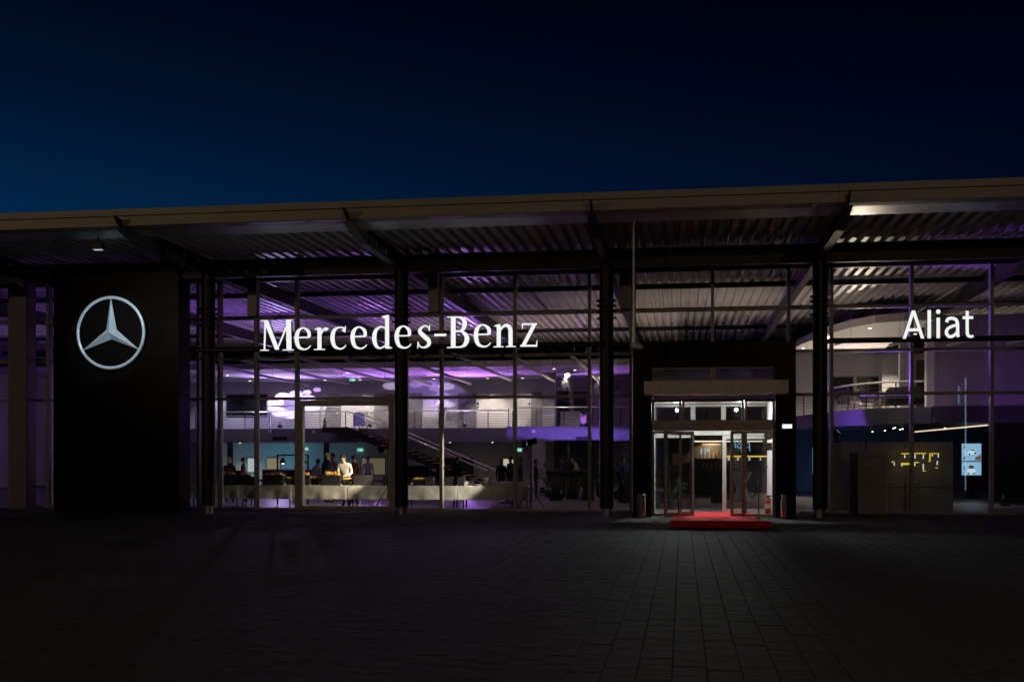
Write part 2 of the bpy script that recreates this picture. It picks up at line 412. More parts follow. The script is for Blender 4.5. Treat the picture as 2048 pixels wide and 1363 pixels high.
# mezzanine partition with glazed doors at right, white pillar
part('pillar', B(wx(1085, 27.6), wx(1109, 27.6), 27.6, 28.3, ZM, 6.45), WALL, bld)
for a, b in ((1112, 1142), (1146, 1178)):
    window(a, b, 780, 853, 31.5)
part('partition_wall', B(wx(1110, 31.6), wx(1262, 31.6), 31.6, 31.8, ZM, 6.45), GREYW, bld)
part('dark_wall', B(wx(380, 31), wx(436, 31), 31, 31.2, 0, ZMB), GREYW, bld)
# steel posts below mezzanine
for p in (648, 455, 1070):
    part('post', B(wx(p, YM - 0.2), wx(p + 9, YM - 0.2), YM - 0.25, YM - 0.02, 0, ZMB), DARKST, bld)
# right meeting room behind glass
gm = glass_mat('office_glass', (0.5, 0.6, 0.58))
part('office_glass_wall', B(wx(1108, 20), wx(1200, 20), 20, 20.02, 0.05, 2.55), gm, bld)
part('office_post', B(wx(1062, 20), wx(1089, 20), 20, 20.5, 0, ZMB), WALL, bld)
# ---------------- right hand curved gallery
ZG = 3.6
def curve_pts(off=0):
    pts = [(1590, 18.5), (1620, 16.4), (1650, 14.4), (1690, 12.3), (1730, 10.9), (1775, 10.1), (1820, 9.8), (1866, 9.7)]
    return [(wx(p, y), y - off) for p, y in pts]
cp = curve_pts()
poly = cp + [(cp[-1][0], 22.0), (cp[0][0] - 0.5, 22.0)]
part('gallery_slab', MB().prism(poly, 'z', 2.98, ZG), SLAB, bld)
cp2 = [(wx(p, y), y) for p, y in [(1575, 20), (1610, 16.0), (1655, 12.5), (1700, 10.4), (1750, 9.0), (1810, 8.4), (1872, 8.3)]]
part('gallery_ceiling', MB().prism(cp2 + [(cp2[-1][0], 22.0), (cp2[0][0], 22.0)], 'z', 6.75, 7.05), CEIL, bld)
XG = wx(1868, 9.2)
part('upper_volume_wall', B(XG, XR, 9.0, 9.2, ZG + 0.02, 7.0), mat('violet_grey_wall', (0.34, 0.31, 0.33), 0.35, var=0.06), bld)
part('gallery_end_wall', B(wx(1853, 9.25), XG + 0.1, 9.22, 9.6, ZG, 6.74), WALL, bld)
part('lower_slab', B(XG, XR, 9.05, 22, 2.98, ZG), mat('dark_slab', (0.05, 0.05, 0.055), 0.5), bld)
part('gallery_rear_wall', B(wx(1585, 22), XR, 22.0, 22.2, ZG, 6.74), WALL, bld)
part('gallery_pier', B(wx(1764, 21), wx(1805, 21), 21, 21.98, ZG, 6.74), WALL, bld)
for a, b in ((1664, 1708), (1712, 1760)): window(a, b, 752, 800, 22.0)
def gdoor(px0, px1, Y):
    a, b = wx(px0, Y), wx(px1, Y); d = part('door', B(a, b, Y - .05, Y - .005, ZG, ZG + 2.3), mat('brown_door', (0.09, 0.08, 0.07), 0.4), bld)
gdoor(1812, 1822, 21.9); gdoor(1832, 1850, 16.0)
part('side_return_wall', B(wx(1828, 16), XG, 16.01, 16.2, ZG, 6.74), WALL, bld)
part('lower_rear_wall', B(wx(1590, 22), XR, 22.3, 22.5, 0, 2.97), mat('dark_teal_wall', (0.05, 0.07, 0.09), 0.5), bld)
part('lower_dark_wall', B(wx(1985, 10), XR, 10.0, 10.2, 0, 2.97), mat('near_black_wall', (0.015, 0.015, 0.017), 0.4), bld)
# dropped panels (long light baffles under the deck)
baf = [(507, 748), (560, 760), (618, 771), (697, 769), (780, 765), (861, 770), (942, 769), (1022, 762), (1109, 764), (1198, 764)]
for i, (p, q) in enumerate(baf):
    Y1 = 17.0; zt = wz(p, q, Y1); X = wx(p, Y1)
    f = thing('light_baffle', 'slim grey linear baffle hung on wires beneath the corrugated roof', 'ceiling baffle', (X, 8, zt), group='linear baffles under the roof')
    part('bar', B(X - 0.05, X + 0.05, 3.5, Y1, zt, zt + 0.09), CEIL, f)
    for yy in (5, 10, 16): part('wire', MB().tube((X, yy, zt + 0.09), (X, yy, ZD), 0.008, 4), STEEL, f)
for (p0, q0, y0, p1, q1, y1) in ((1672, 688, 9, 1702, 655, 7.6), (1780, 690, 9, 1800, 679, 8), (1895, 690, 8, 1960, 648, 5.5), (2015, 688, 8, 2060, 664, 6)):
    a, b = W(p0, q0, y0 - 2.0), W(p1, q1, y1 - 2.0); b.z = a.z
    f = thing('light_baffle', 'slim pale baffle hung near the curved gallery catching violet light', 'ceiling baffle', ((a + b) / 2), group='baffles by the curved gallery')
    part('bar', MB().tube(a, b, 0.06, 4), CEIL, f); part('wire', MB().tube(b, (b.x, b.y, ZD), 0.008, 4), STEEL, f)
# ================================================================== sign tower
TF = YC - 0.25
ta, tb = wx(107, TF), wx(357, TF)
tow = thing('sign_tower', 'tall black clad tower slab carrying the round star emblem', 'tower', ((ta + tb) / 2, TF + 0.4, 0))
part('core', B(ta + 0.03, tb - 0.03, TF + 0.03, TF + 0.77, 0, 7.5), BLACKM, tow)
zs = [0.02, 1.55, 3.1, 4.65, 6.2, 7.5]; tm = (ta + tb) / 2
for z0, z1 in zip(zs[:-1], zs[1:]):
    for a, b in ((ta, tm), (tm, tb)):
        part('cladding_panel', B(a + 0.005, b - 0.005, TF, TF + 0.028, z0 + 0.005, z1 - 0.005), CLAD, tow)
    part('side_panel', B(tb - 0.028, tb, TF + 0.033, TF + 0.8, z0 + 0.005, z1 - 0.005), CLAD, tow)
    part('side_panel', B(ta, ta + 0.028, TF + 0.033, TF + 0.8, z0 + 0.005, z1 - 0.005), CLAD, tow)
# star emblem
def star(parent, c, Rr, depth, m, tube=0.055, yaw=0, names=('ring', 'star_arm'), local=False):
    rot = Matrix.Rotation(yaw, 4, 'Z')
    tr = MB(); n, k = 64, 10; vs = []; fs = []
    for i in range(n):
        t = 2*math.pi*i/n
        for j in range(k):
            u = 2*math.pi*j/k; rr = Rr - tube + tube * math.cos(u)
            vs.append(Vector(c) + rot @ Vector((rr*math.sin(t), -depth*0.5 + tube*0.8*math.sin(u), rr*math.cos(t))))
    for i in range(n):
        for j in range(k): fs.append((i*k+j, i*k+(j+1) % k, ((i+1) % n)*k+(j+1) % k, ((i+1) % n)*k+j))
    part(names[0], tr.add(vs, fs), m, parent, smooth=True, local=local)
    for a in range(3):
        t = 2*math.pi*a/3; s_ = 0.175*Rr
        def pt(ang, r, y): return Vector(c) + rot @ Vector((r*math.sin(ang), y, r*math.cos(ang)))
        tip = pt(t, Rr - tube*1.2, -depth*0.5); ctr = Vector(c) + rot @ Vector((0, -depth*1.15, 0))
        l = pt(t - math.pi/3, s_, -depth*0.3); r = pt(t + math.pi/3, s_, -depth*0.3)
        bk = Vector(c) + rot @ Vector((0, -0.02, 0)); tb_ = pt(t, Rr - tube*1.2, -depth*0.4)
        part(names[1], MB().add([tip, ctr, l, r, bk, tb_], [(0, 1, 2), (0, 3, 1), (2, 4, 5, 0), (3, 0, 5, 4)]), m, parent, local=local)
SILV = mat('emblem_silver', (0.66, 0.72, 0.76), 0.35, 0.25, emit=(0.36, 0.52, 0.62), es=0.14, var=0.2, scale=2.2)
ec = W(226, 666, TF)
emb = thing('star_emblem_sign', 'large glowing silver three pointed star in a ring on the black tower', 'emblem sign', ec)
star(emb, (ec.x, TF - 0.02, ec.z), 1.11, 0.24, SILV, 0.047)
fl_ = thing('added_floodlight', 'added black floodlight under the roof edge that brightens the star emblem', 'floodlight', (ec.x + 1.6, -6.9, 7.3))  # added lamp, lights the facets of the star
part('housing', MB().box(-.15, .15, -.08, .08, -.06, .1), BLACKM, fl_, local=True); part('bracket', MB().tube((0, 0, .1), (0, 0, .275), .02, 8), BLACKM, fl_, local=True)
part('lens', B(-.12, .12, -.05, .085, -.065, -.061), em('added_flood_lens', (.8, .9, 1), .6), fl_, local=True)
spot('added_emblem_light', (ec.x + 1.6, -6.85, 7.2), (ec.x, TF, ec.z), 520, (.72, .88, 1.0), 34, .4, .08, fl_)

# ================================================================== letters
def catmull(pts, n=8):
    if len(pts) < 3: return pts
    P = [pts[0]] + list(pts) + [pts[-1]]; out = []
    for i in range(1, len(P) - 2):
        p0, p1, p2, p3 = P[i-1], P[i], P[i+1], P[i+2]
        for k in range(n):
            t = k / n
            out.append(tuple(0.5*((2*p1[j]) + (-p0[j]+p2[j])*t + (2*p0[j]-5*p1[j]+4*p2[j]-p3[j])*t*t + (-p0[j]+3*p1[j]-3*p2[j]+p3[j])*t**3) for j in range(3)))
    out.append(pts[-1]); return out
# strokes: list of (x, y, width); 'p' polygons
T_, t_ = 0.165, 0.062
G = {}
def ser(x0, x1, y, h=0.035): return ('p', [(x0, y), (x1, y), (x1, y + h), (x0, y + h)])
G['M'] = (1.085, [[(.135, 0, .065), (.165, .97, .065)], [(.19, .97, .17), (.545, .03, .15)], [(.545, .03, .06), (.93, .97, .07)], [(.93, .0, .175), (.91, .99, .175)], ser(0, .28, 0), ser(.72, 1.085, 0), ser(.02, .25, .965), ser(.84, 1.06, .965)])
G['e'] = (.557, [[(.49, .41, .11), (.47, .6, .115), (.30, .72, .05), (.14, .62, .12), (.085, .38, .15), (.15, .12, .12), (.32, .03, .06), (.45, .06, .05), (.545, .15, .03)], [(.09, .415, .05), (.5, .415, .05)]])
G['c'] = (.53, [[(.44, .58, .14), (.46, .68, .07), (.31, .72, .05), (.14, .62, .12), (.085, .38, .15), (.15, .12, .12), (.32, .03, .06), (.44, .06, .05), (.525, .15, .03)], ('p', [(.46, .56), (.51, .56), (.52, .76), (.49, .76)])])
G['d'] = (.66, [[(.5, 0.02, .145), (.5, 1.06, .145)], ('p', [(.33, 1.02), (.43, .97), (.56, 1.09), (.55, 1.1), (.33, 1.05)]), ('p', [(.5, 0), (.66, .02), (.66, .05), (.55, .08)]), [(.46, .66, .05), (.3, .71, .06), (.14, .6, .12), (.085, .36, .15), (.14, .12, .12), (.28, .03, .06), (.46, .12, .05)]])
G['r'] = (.51, [[(.2, 0, .145), (.2, .72, .145)], ser(.02, .38, 0), ('p', [(.02, .68), (.2, .74), (.2, .66), (.1, .65)]), [(.24, .5, .05), (.33, .65, .08), (.41, .68, .11), (.45, .63, .13)]])
G['s'] = (.486, [[(.41, .56, .03), (.37, .68, .05), (.23, .71, .06), (.1, .56, .125), (.22, .41, .15), (.38, .26, .15), (.39, .12, .12), (.24, .03, .06), (.1, .08, .05), (.05, .2, .03)], ('p', [(.39, .55), (.43, .55), (.44, .75), (.41, .75)]), ('p', [(.02, .0), (.05, 0), (.07, .22), (.03, .22)])])
G['-'] = (.387, [[(0, .42, .085), (.387, .42, .085)]])
G['B'] = (.73, [[(.2, 0, .165), (.2, 1, .165)], ser(0, .3, 0), ser(0, .3, .965), [(.2, .97, .05), (.4, .97, .06), (.54, .88, .13), (.57, .75, .155), (.52, .6, .12), (.4, .53, .05), (.2, .53, .05)], [(.2, .53, .05), (.43, .53, .05), (.6, .42, .13), (.64, .27, .165), (.58, .11, .13), (.43, .03, .06), (.2, .03, .05)]])
G['n'] = (.736, [[(.17, 0, .145), (.17, .72, .145)], [(.55, 0, .145), (.55, .48, .145)], [(.2, .5, .05), (.3, .64, .08), (.42, .69, .11), (.53, .6, .14), (.55, .45, .145)], ser(0, .33, 0), ser(.4, .72, 0), ('p', [(0, .68), (.17, .74), (.17, .66), (.08, .65)])])
G['z'] = (.54, [[(.05, .715, .06), (.53, .715, .06)], [(.44, .69, .145), (.1, .05, .145)], [(0, .035, .065), (.53, .035, .065)], ('p', [(.05, .56), (.075, .56), (.1, .74), (.05, .74)]), ('p', [(.48, .0), (.53, .0), (.545, .2), (.52, .2)])])
t2 = 0.125
G['A'] = (.782, [[(.055, 0, t2), (.39, 1.0, t2)], [(.727, 0, t2), (.39, 1.0, t2)], [(.2, .31, .11), (.58, .31, .11)]])
G['l'] = (.131, [[(.065, 0, .131), (.065, 1, .131)]])
G['i'] = (.136, [[(.068, 0, .13), (.068, .73, .13)], ('p', [(.068 + .083*math.cos(k*math.pi/8), .94 + .083*math.sin(k*math.pi/8)) for k in range(16)])])
G['a'] = (.561, [[(.07, .56, .12), (.13, .67, .115), (.28, .7, .11), (.43, .63, .12), (.48, .45, .12), (.48, .2, .12), (.5, .03, .11)], [(.47, .46, .1), (.3, .42, .1), (.12, .33, .11), (.07, .2, .125), (.13, .08, .115), (.25, .05, .11), (.4, .13, .1), (.48, .25, .09)]])
G['t'] = (.417, [[(.17, .95, .115), (.17, .25, .115), (.2, .09, .115), (.29, .04, .1), (.4, .06, .09)], [(0, .71, .1), (.39, .71, .1)]])
def glyph(ch, org, H, depth, yf, mb_front, mb_side):
    wd, items = G[ch]; k = 0
    for it in items:
        off = yf - 0.0006 * (k + 1); k += 1
        if it[0] == 'p':
            quads = [[(org[0] + x*H, org[1] + y*H) for x, y in it[1]]]
        else:
            pts = catmull(it) if len(it) > 2 else it
            Lp = []; Rp = []
            for i, (x, y, wdt) in enumerate(pts):
                if ch in 'MercedsBnz-': wdt *= .93
                a = pts[max(0, i-1)]; b = pts[min(len(pts)-1, i+1)]
                if len(it) == 2 and ch in 'MAz' and abs(b[0]-a[0]) > 0.02 and abs(b[1]-a[1]) > 0.3:
                    nx, ny = 1, 0       # diagonals are cut level with the baseline
                else:
                    dx, dy = b[0]-a[0], b[1]-a[1]; l = math.hypot(dx, dy) or 1; nx, ny = dy/l, -dx/l
                Lp.append((org[0] + (x - nx*wdt/2)*H, org[1] + (y - ny*wdt/2)*H)); Rp.append((org[0] + (x + nx*wdt/2)*H, org[1] + (y + ny*wdt/2)*H))
            quads = [[Lp[i], Rp[i], Rp[i+1], Lp[i+1]] for i in range(len(pts)-1)]
        for q in quads:
            n = len(q)
            mb_front.add([(x, off, z) for x, z in q], [tuple(range(n))])
            mb_side.add([(x, off + 0.002, z) for x, z in q] + [(x, off + depth, z) for x, z in q], [(i, (i+1) % n, n + (i+1) % n, n + i) for i in range(n)] + [tuple(range(n, 2*n))])
SIDE = mat('letter_return', (0.03, 0.03, 0.035), 0.4)
def lettering(parent, spec, zb, H, yf, depth=0.12, front=LETTER, side=SIDE):
    for ch, x0, x1 in spec:
        fr, sd = MB(), MB()
        glyph(ch, (x0, zb), H, depth, yf, fr, sd)
        sx = (x1 - x0) / (G[ch][0] * H)
        for m in (fr, sd): m.v = [(x0 + (v[0] - x0) * sx, v[1], v[2]) for v in m.v]
        f = part('letter', fr, front, parent); part('letter_return', sd, side, f)
YS = YC - 0.42
bar1 = [W(393, 701, YC - 0.27), W(1206, 687, YC - 0.27)]; zb1 = (bar1[0].z + bar1[1].z) / 2
s1 = thing('illuminated_name_sign', 'long row of white glowing serif letters on a black rail across two columns', 'sign', (-5, YS, zb1))
part('rail', MB().tube((bar1[0].x, YC - 0.27, zb1), (bar1[1].x, YC - 0.27, zb1), 0.075, 12), BLACKM, s1)
zl1 = wz(780, 696, YS) - 0.02
sp = [('M', 70, 300), ('e', 300, 418), ('r', 432, 540), ('c', 545, 657), ('e', 682, 800), ('d', 830, 970), ('e', 983, 1103), ('s', 1137, 1240), ('-', 1258, 1340), ('B', 1345, 1500), ('e', 1523, 1647), ('n', 1662, 1818), ('z', 1845, 1962)]
lettering(s1, [(c, wx(500 + a / 3.413, YS), wx(500 + b / 3.413, YS)) for c, a, b in sp], zl1, 0.905, YS)
s2 = thing('illuminated_name_sign', 'short white glowing sans serif word on a black rail beside the last column', 'sign', (6, YS, zb1))
part('rail', MB().tube((COLX[3] + 0.1, YC - 0.27, zb1), (12, YC - 0.27, zb1), 0.075, 12), BLACKM, s2)
sp = [('A', 275, 735), ('l', 808, 885), ('i', 1000, 1080), ('a', 1175, 1505), ('t', 1565, 1810)]
lettering(s2, [(c, wx(1780 + a / 10.78, YS), wx(1780 + b / 10.78, YS)) for c, a, b in sp], wz(1870, 676, YS), 0.76, YS)
r0 = thing('sign_rail', 'pale metal rail end jutting over the glazing left of the black tower', 'rail', (wx(20, -2), -2, 6.5))
part('rail', MB().tube(W(-30, 530, -3.2), W(44, 571, -1.2), 0.04, 8), STEEL, r0)

# ================================================================== entrance portal
PF = -2.9; PY = -2.55
pa, pb = wx(1266, PF), wx(1592, PF)
por = thing('entrance_portal', 'black box entrance porch with glazed doors and pale flat canopy', 'entrance', ((pa + pb) / 2, PF, 0))
oa, ob_ = wx(1303, PF), wx(1551, PF); zt = 4.92
part('jamb', B(pa, oa, PF, -0.12, 0, zt), CLAD, por); part('jamb', B(ob_, pb, PF, -0.12, 0, zt), CLAD, por)
part('lintel', B(oa + 0.002, ob_ - 0.002, PF + 0.002, -0.12, 4.28, zt - 0.002), CLAD, por)
part('porch_ceiling', B(oa, ob_, PY + 0.1, -0.12, 3.32, 3.36), CEIL, por)
part('inner_wall', B(ob_ - 0.03, ob_ - 0.004, PY + 0.08, -0.1, 0.0, 3.32), WALL, por)
part('inner_wall', B(oa + 0.004, oa + 0.03, PY + 0.08, -0.1, 0.0, 3.32), WALL, por)
part('porch_floor', B(oa, ob_, PF + 0.1, -0.14, -0.02, 0.006), mat('entrance_mat', (0.12, 0.12, 0.12), 0.8), por)
# canopy
can = part('canopy', B(wx(1288, -3.95), wx(1577, -3.95), -3.95, PF - 0.003, 3.42, 3.77), mat('canopy_paint', (0.72, 0.68, 0.6), 0.5), por)
for p in (1310, 1380, 1450, 1540):
    part('spotlight', MB().lathe((wx(p, -3.4), -3.4, 3.405), [(0.05, 0), (0.06, 0.014)], 16), STEEL, can)
    spot('canopy_light', (wx(p, -3.4), -3.4, 3.39), (wx(p, -3.4), -3.9, 0), 3, (0.95, 1.0, 0.93), 120, .8, .05, can)
# outer frames (Y = PY)
def frame(x0, x1, z0, z1, Y, t=0.07, d=0.09, m=DOORF, nm='frame', parent=por):
    f = part(nm, B(x0, x0 + t, Y, Y + d, z0, z1).box(x1 - t, x1, Y, Y + d, z0, z1).box(x0 + t, x1 - t, Y, Y + d, z0, z0 + t).box(x0 + t, x1 - t, Y, Y + d, z1 - t, z1), m, parent)
    part('pane', B(x0 + t, x1 - t, Y + d*0.45, Y + d*0.45 + 0.008, z0 + t, z1 - t), GLASS, f)
    return f
p_ = lambda q: wx(q, PY)
frame(p_(1304), p_(1425), 3.84, 4.27, PY); frame(p_(1426), p_(1550), 3.84, 4.27, PY)
part('back_panel', B(oa, ob_, PY + 0.3, PY + 0.304, 3.4, 4.27), FROST, por)
for a, b in ((1304, 1363), (1364, 1488), (1489, 1550)): frame(p_(a), p_(b), 2.68, 3.33, PY)
part('door_header', B(p_(1304), p_(1550), PY - 0.06, PY + 0.12, 2.44, 2.675), DOORF, por)
frame(p_(1304), p_(1363), 0.01, 2.435, PY)
frame(p_(1461), p_(1489), 0.01, 2.435, PY + 0.01, 0.085)
frame(p_(1489) + 0.003, p_(1550), 0.01, 2.435, PY)
# swung leaf
hx, hy = p_(1387), PY - 0.02; fx, fy = wx(1329, -3.4), -3.4
lw = math.hypot(fx - hx, fy - hy); ang = math.atan2(fy - hy, fx - hx)
leaf = thing('glazed_door', 'bronze framed glass door standing open with black bow handle', 'door', (hx, hy, 0.02), ang)
t = 0.09
lf_ = part('leaf_frame', B(0, t, -.03, .03, 0, 2.4).box(lw - t, lw, -.03, .03, 0, 2.4).box(t, lw - t, -.03, .03, 0, .12).box(t, lw - t, -.03, .03, 2.3, 2.4), DOORF, leaf, local=True)
part('pane', B(t, lw - t, -.004, .004, .12, 2.3), GLASS, leaf, local=True)
part('handle', MB().path([(lw - .05, .03, 0.78), (lw - .05, .1, .82), (lw - .05, .12, 1.2), (lw - .05, .1, 1.3), (lw - .05, .03, 1.34)], 0.02, 8).path([(lw - .05, -.03, 0.78), (lw - .05, -.1, .82), (lw - .05, -.12, 1.2), (lw - .05, -.1, 1.3), (lw - .05, -.03, 1.34)], 0.02, 8), BLACKM, leaf, local=True)
part('notice', B(lw * .45, lw * .72, -.012, -.006, 1.45, 1.78), mat('paper_beige', (0.35, 0.25, 0.18), 0.8), leaf, local=True)
# inner door line at the glass plane
for a, b in ((1306, 1386), (1386, 1447), (1447, 1545)):
    frame(wx(a, -0.25), wx(b, -0.25), 2.62, 3.3, -0.25, 0.07, 0.1, FRAME)
part('inner_header', B(wx(1306, -.25), wx(1545, -.25), -.27, -.14, 2.36, 2.615), FRAME, por)
frame(wx(1306, -.25), wx(1388, -.25), 0.01, 2.355, -.25, 0.07, .1, FRAME)
frame(wx(1445, -.25), wx(1545, -.25), 0.01, 2.355, -.25, 0.11, .1, FRAME)
# porch ceiling lamps
for p in (1353, 1480):
    L = thing('porch_downlight', 'bright round lamp set in the white porch ceiling', 'lamp', (wx(p, -1.4), -1.4, 3.32), group='porch ceiling lamps')
    part('trim', MB().lathe((0, 0, -0.012), [(0.11, 0), (0.12, 0.01)], 20), STEEL, L, local=True)
    part('lens', MB().lathe((0, 0, -0.02), [(0.09, 0), (0.09, 0.006)], 20), LAMPC, L, local=True)
    l = spot('porch_light', (0, 0, -0.05), (0, -0.25, -1), 26 * K_PORCH, (0.93, 1.0, 0.93), 165, .3, .08); l.parent = L
    l = point('porch_glow', (0, 0, -0.14), 38, (0.93, 1.0, 0.93), .05); l.parent = L
# fittings
xl = thing('exit_lamp', 'small lit white bulkhead lamp on the right black porch jamb', 'lamp', (wx(1574, PF), PF, wz(1574, 852, PF)))
part('housing', B(-.15, .15, -.05, -.002, -.07, .07), mat('white_plastic', (0.7, 0.7, 0.7), 0.4), xl, local=True)
part('diffuser', B(-.125, .125, -.056, -.051, -.05, .05), em('bulkhead', (0.85, 0.95, 1.0), 1.6), xl, local=True)
cc = thing('security_camera', 'white security camera at the foot of a long ceiling pole', 'camera', W(1268, 690, -7.3))
part('pole', MB().tube((0, 0, 0.05), (0, 0, 7.575 - cc.location.z), 0.045, 12), STEEL, cc, local=True)
part('body', MB().tube((-.03, 0, -.02), (.2, -.12, -.05), 0.07, 14), mat('white_plastic', (0.7, 0.7, 0.7), 0.4), cc, local=True)
part('mount', MB().lathe((0, 0, -.03), [(0.05, 0), (0.09, .03), (.05, .09)], 12), mat('white_plastic', (0.7, 0.7, 0.7), 0.4), cc, local=True)
def text_lines(parent, x0, x1, y, z, rows, m, nm='text_line', dz=0.07, h=0.022):
    r = random.Random(5)
    for k in range(rows):
        mb = MB(); xx = x0
        end = x0 + (x1 - x0) * r.uniform(0.55, 1.0)
        while xx < end:
            wd = r.uniform(0.02, 0.07); mb.box(xx, min(xx + wd, end), y - 0.002, y, z - k*dz, z - k*dz + h); xx += wd + 0.018
        part(nm, mb, m, parent)
ot = thing('opening_hours_text', 'small dark opening hours lettering on the clear entrance sidelight', 'lettering', (wx(1528, PY), PY, 1.9))
text_lines(ot, wx(1518, PY), wx(1537, PY), PY + 0.035, 2.0, 9, mat('text_dark', (0.05, 0.05, 0.05), 0.6), dz=0.085, h=0.025)
def bin_(px, py):
    Yb = -3.35; o = thing('steel_litter_bin', 'slim polished steel cylinder bin beside the black porch jamb', 'litter bin', (wx(px, Yb), Yb, 0), group='litter bins at the entrance')
    part('body', MB().lathe((0, 0, 0.03), [(.12, 0), (.12, .5)], 24), CHROME, o, True, True); part('base', MB().lathe((0, 0, 0), [(.125, 0), (.125, .028)], 24), BLACKM, o, True, True)
    part('ash_lid', MB().lathe((0, 0, .53), [(.1, 0), (.1, .06), (.122, .07), (.122, .12), (.09, .14)], 24), CHROME, o, True, True)
bin_(1283, 1036); bin_(1570, 1036)
def extinguisher(loc, label, s=1):
    o = thing('fire_extinguisher', label, 'fire extinguisher', loc)
    part('cylinder', MB().lathe((0, 0, 0), [(.075*s, 0), (.085*s, .02*s), (.085*s, .4*s), (.06*s, .47*s), (.025*s, .5*s)], 16), REDP, o, True, True)
    part('valve', MB().lathe((0, 0, .5*s), [(.025*s, 0), (.03*s, .06*s)], 8).box(-.02*s, .1*s, -.015*s, .015*s, .55*s, .58*s), BLACKM, o, False, True)
    part('hose', MB().path([(.03*s, -.02, .53*s), (.12*s, -.04, .4*s), (.11*s, -.04, .15*s)], .014*s), BLACKM, o, False, True)
    part('sticker', MB().lathe((0, 0, .2*s), [(.0865*s, 0), (.0865*s, .14*s)], 16), mat('label_cream', (.7, .65, .5), .6), o, True, True)
extinguisher((wx(1536, -1.9), -1.9, 0.01), 'red fire extinguisher standing by the white porch wall')
extinguisher((wx(649, YM + 0.9), YM + 0.9, ZM), 'red fire extinguisher on the mezzanine floor behind the railing', 1.1)
wb = thing('alarm_bell', 'round bronze alarm bell with a square plate high on the porch wall', 'bell', (wx(1537, -2.2), -2.2, 2.3))
part('bell', MB().tube((0, 0, 0), (0, .05, 0), .13, 12), mat('bronze', (.2, .16, .09), .4, .6), wb, local=True)
part('plate', B(-.1, .1, 0, .04, -.42, -.2), mat('bronze', (.2, .16, .09), .4, .6), wb, local=True)
# red carpet with roll
ca, cb = wx(1340, -8.35), wx(1542, -8.35)
rc = thing('red_carpet', 'red carpet running out of the entrance with its end still rolled up', 'carpet', ((ca + cb) / 2, -5, 0))
cg = MB(); ny = 60; nx = 10
vs = [(ca + (cb-ca)*i/nx, -8.2 + 7.9*j/ny, 0.022 + 0.004*math.sin(i*1.3 + j*.7)*math.sin(j*.31)) for j in range(ny+1) for i in range(nx+1)]
cg.add(vs, [(j*(nx+1)+i, j*(nx+1)+i+1, (j+1)*(nx+1)+i+1, (j+1)*(nx+1)+i) for j in range(ny) for i in range(nx)])
cg.add([(ca, -8.2, 0.002), (cb, -8.2, 0.002), (cb, -.3, 0.002), (ca, -.3, 0.002), (ca, -8.2, .02), (cb, -8.2, .02), (cb, -.3, .02), (ca, -.3, .02)], [(0,1,5,4),(1,2,6,5),(2,3,7,6),(3,0,4,7)])
part('carpet_sheet', cg, RED, rc, True)
roll = MB(); sp_ = [(0.02 + 0.085*k/60) for k in range(61)]
spv = [(-8.3 + r*math.cos(k*.42), 0.107 + r*math.sin(k*.42)) for k, r in enumerate(sp_)]
k = len(spv); roll.add([(xx, a, b) for xx in (ca - .01, cb + .01) for a, b in spv], [(i, i+1, k+i+1, k+i) for i in range(k-1)])
roll.tube((ca + .01, -8.3, .107), (cb - .01, -8.3, .107), .098, 28)
part('carpet_roll', roll, RED, rc, True)
def stanchion(px, py, label):
    Ys = CY + CZ * F / (py - HY) / (math.cos(TH) - math.tan(math.atan((px-1024)/F) - TH) * math.sin(TH))
    o = thing('rope_stanchion', label, 'stanchion', (wx(px, Ys), Ys, 0.026), group='stanchions along the red carpet')
    part('pole', MB().tube((0, 0, .02), (0, 0, .98), .02, 12), CHROME, o, True, True)
    part('base', MB().lathe((0, 0, 0), [(.16, 0), (.16, .012), (.05, .03)], 24), CHROME, o, True, True)
    part('finial', MB().lathe((0, 0, .97), [(.03, 0), (.035, .03), (.02, .06)], 12), CHROME, o, True, True)
    return o
stanchion(1357, 1038, 'chrome post standing on the red carpet without any rope')
sa = stanchion(1492, 1034, 'chrome post holding the rope end nearer to the entrance doors'); sb = stanchion(1517, 1039, 'chrome post holding the rope end farther from the entrance doors')
A_, B_ = sa.location + Vector((0, 0, .92)), sb.location + Vector((0, 0, .92))
rope = MB().path([A_.lerp(B_, k/14) + Vector((0, 0, -.34*(1 - (2*k/14 - 1)**2))) for k in range(15)], .022, 8)
tag(part('barrier_rope', rope, FABRIC), 'sagging black velvet rope hung between two chrome posts', 'rope')

# ================================================================== info totem, partition boards
YI = -0.4
tt = thing('information_totem', 'grey information board with black side strip standing against the glass', 'sign', (wx(1738, YI), YI, 0))
ztot = wz(1738, 905, YI)
part('strip', B(wx(1700, YI), wx(1716, YI), YI, YI + .14, 0, ztot), BLACKM, tt)
pn = part('panel', B(wx(1716, YI) + .003, wx(1777, YI), YI + .02, YI + .12, 0, ztot), mat('totem_grey', (0.33, 0.31, 0.29), 0.5), tt)
TD = mat('text_dark', (0.05, 0.05, 0.05), 0.6)
for zz in (1.35, .8): part('joint', B(wx(1716, YI) + .01, wx(1777, YI) - .01, YI + .017, YI + .0195, zz, zz + .012), TD, pn)
tw = wx(1771, YI) - wx(1722, YI); adv = 0; seq = 'Mercedes-Benz'; tot = sum(G[c][0] + .06 for c in seq)
H = tw / tot; spx = []
x0 = wx(1722, YI)
for c in seq: spx.append((c, x0 + adv*H, x0 + (adv + G[c][0])*H)); adv += G[c][0] + .06
lettering(pn, spx, wz(1740, 917, YI), H, YI + .019, .001, TD, TD)
text_lines(pn, wx(1722, YI), wx(1762, YI), YI + .019, 1.2, 4, TD); text_lines(pn, wx(1722, YI), wx(1756, YI), YI + .019, .92, 3, TD, dz=.06)
star(tt, (wx(1708, YI), YI - .002, wz(1708, 913, YI)), .07, .01, FRAME, .006)
BOARD = mat('board_grey', (0.42, 0.40, 0.38), 0.55)
YP = 0.75
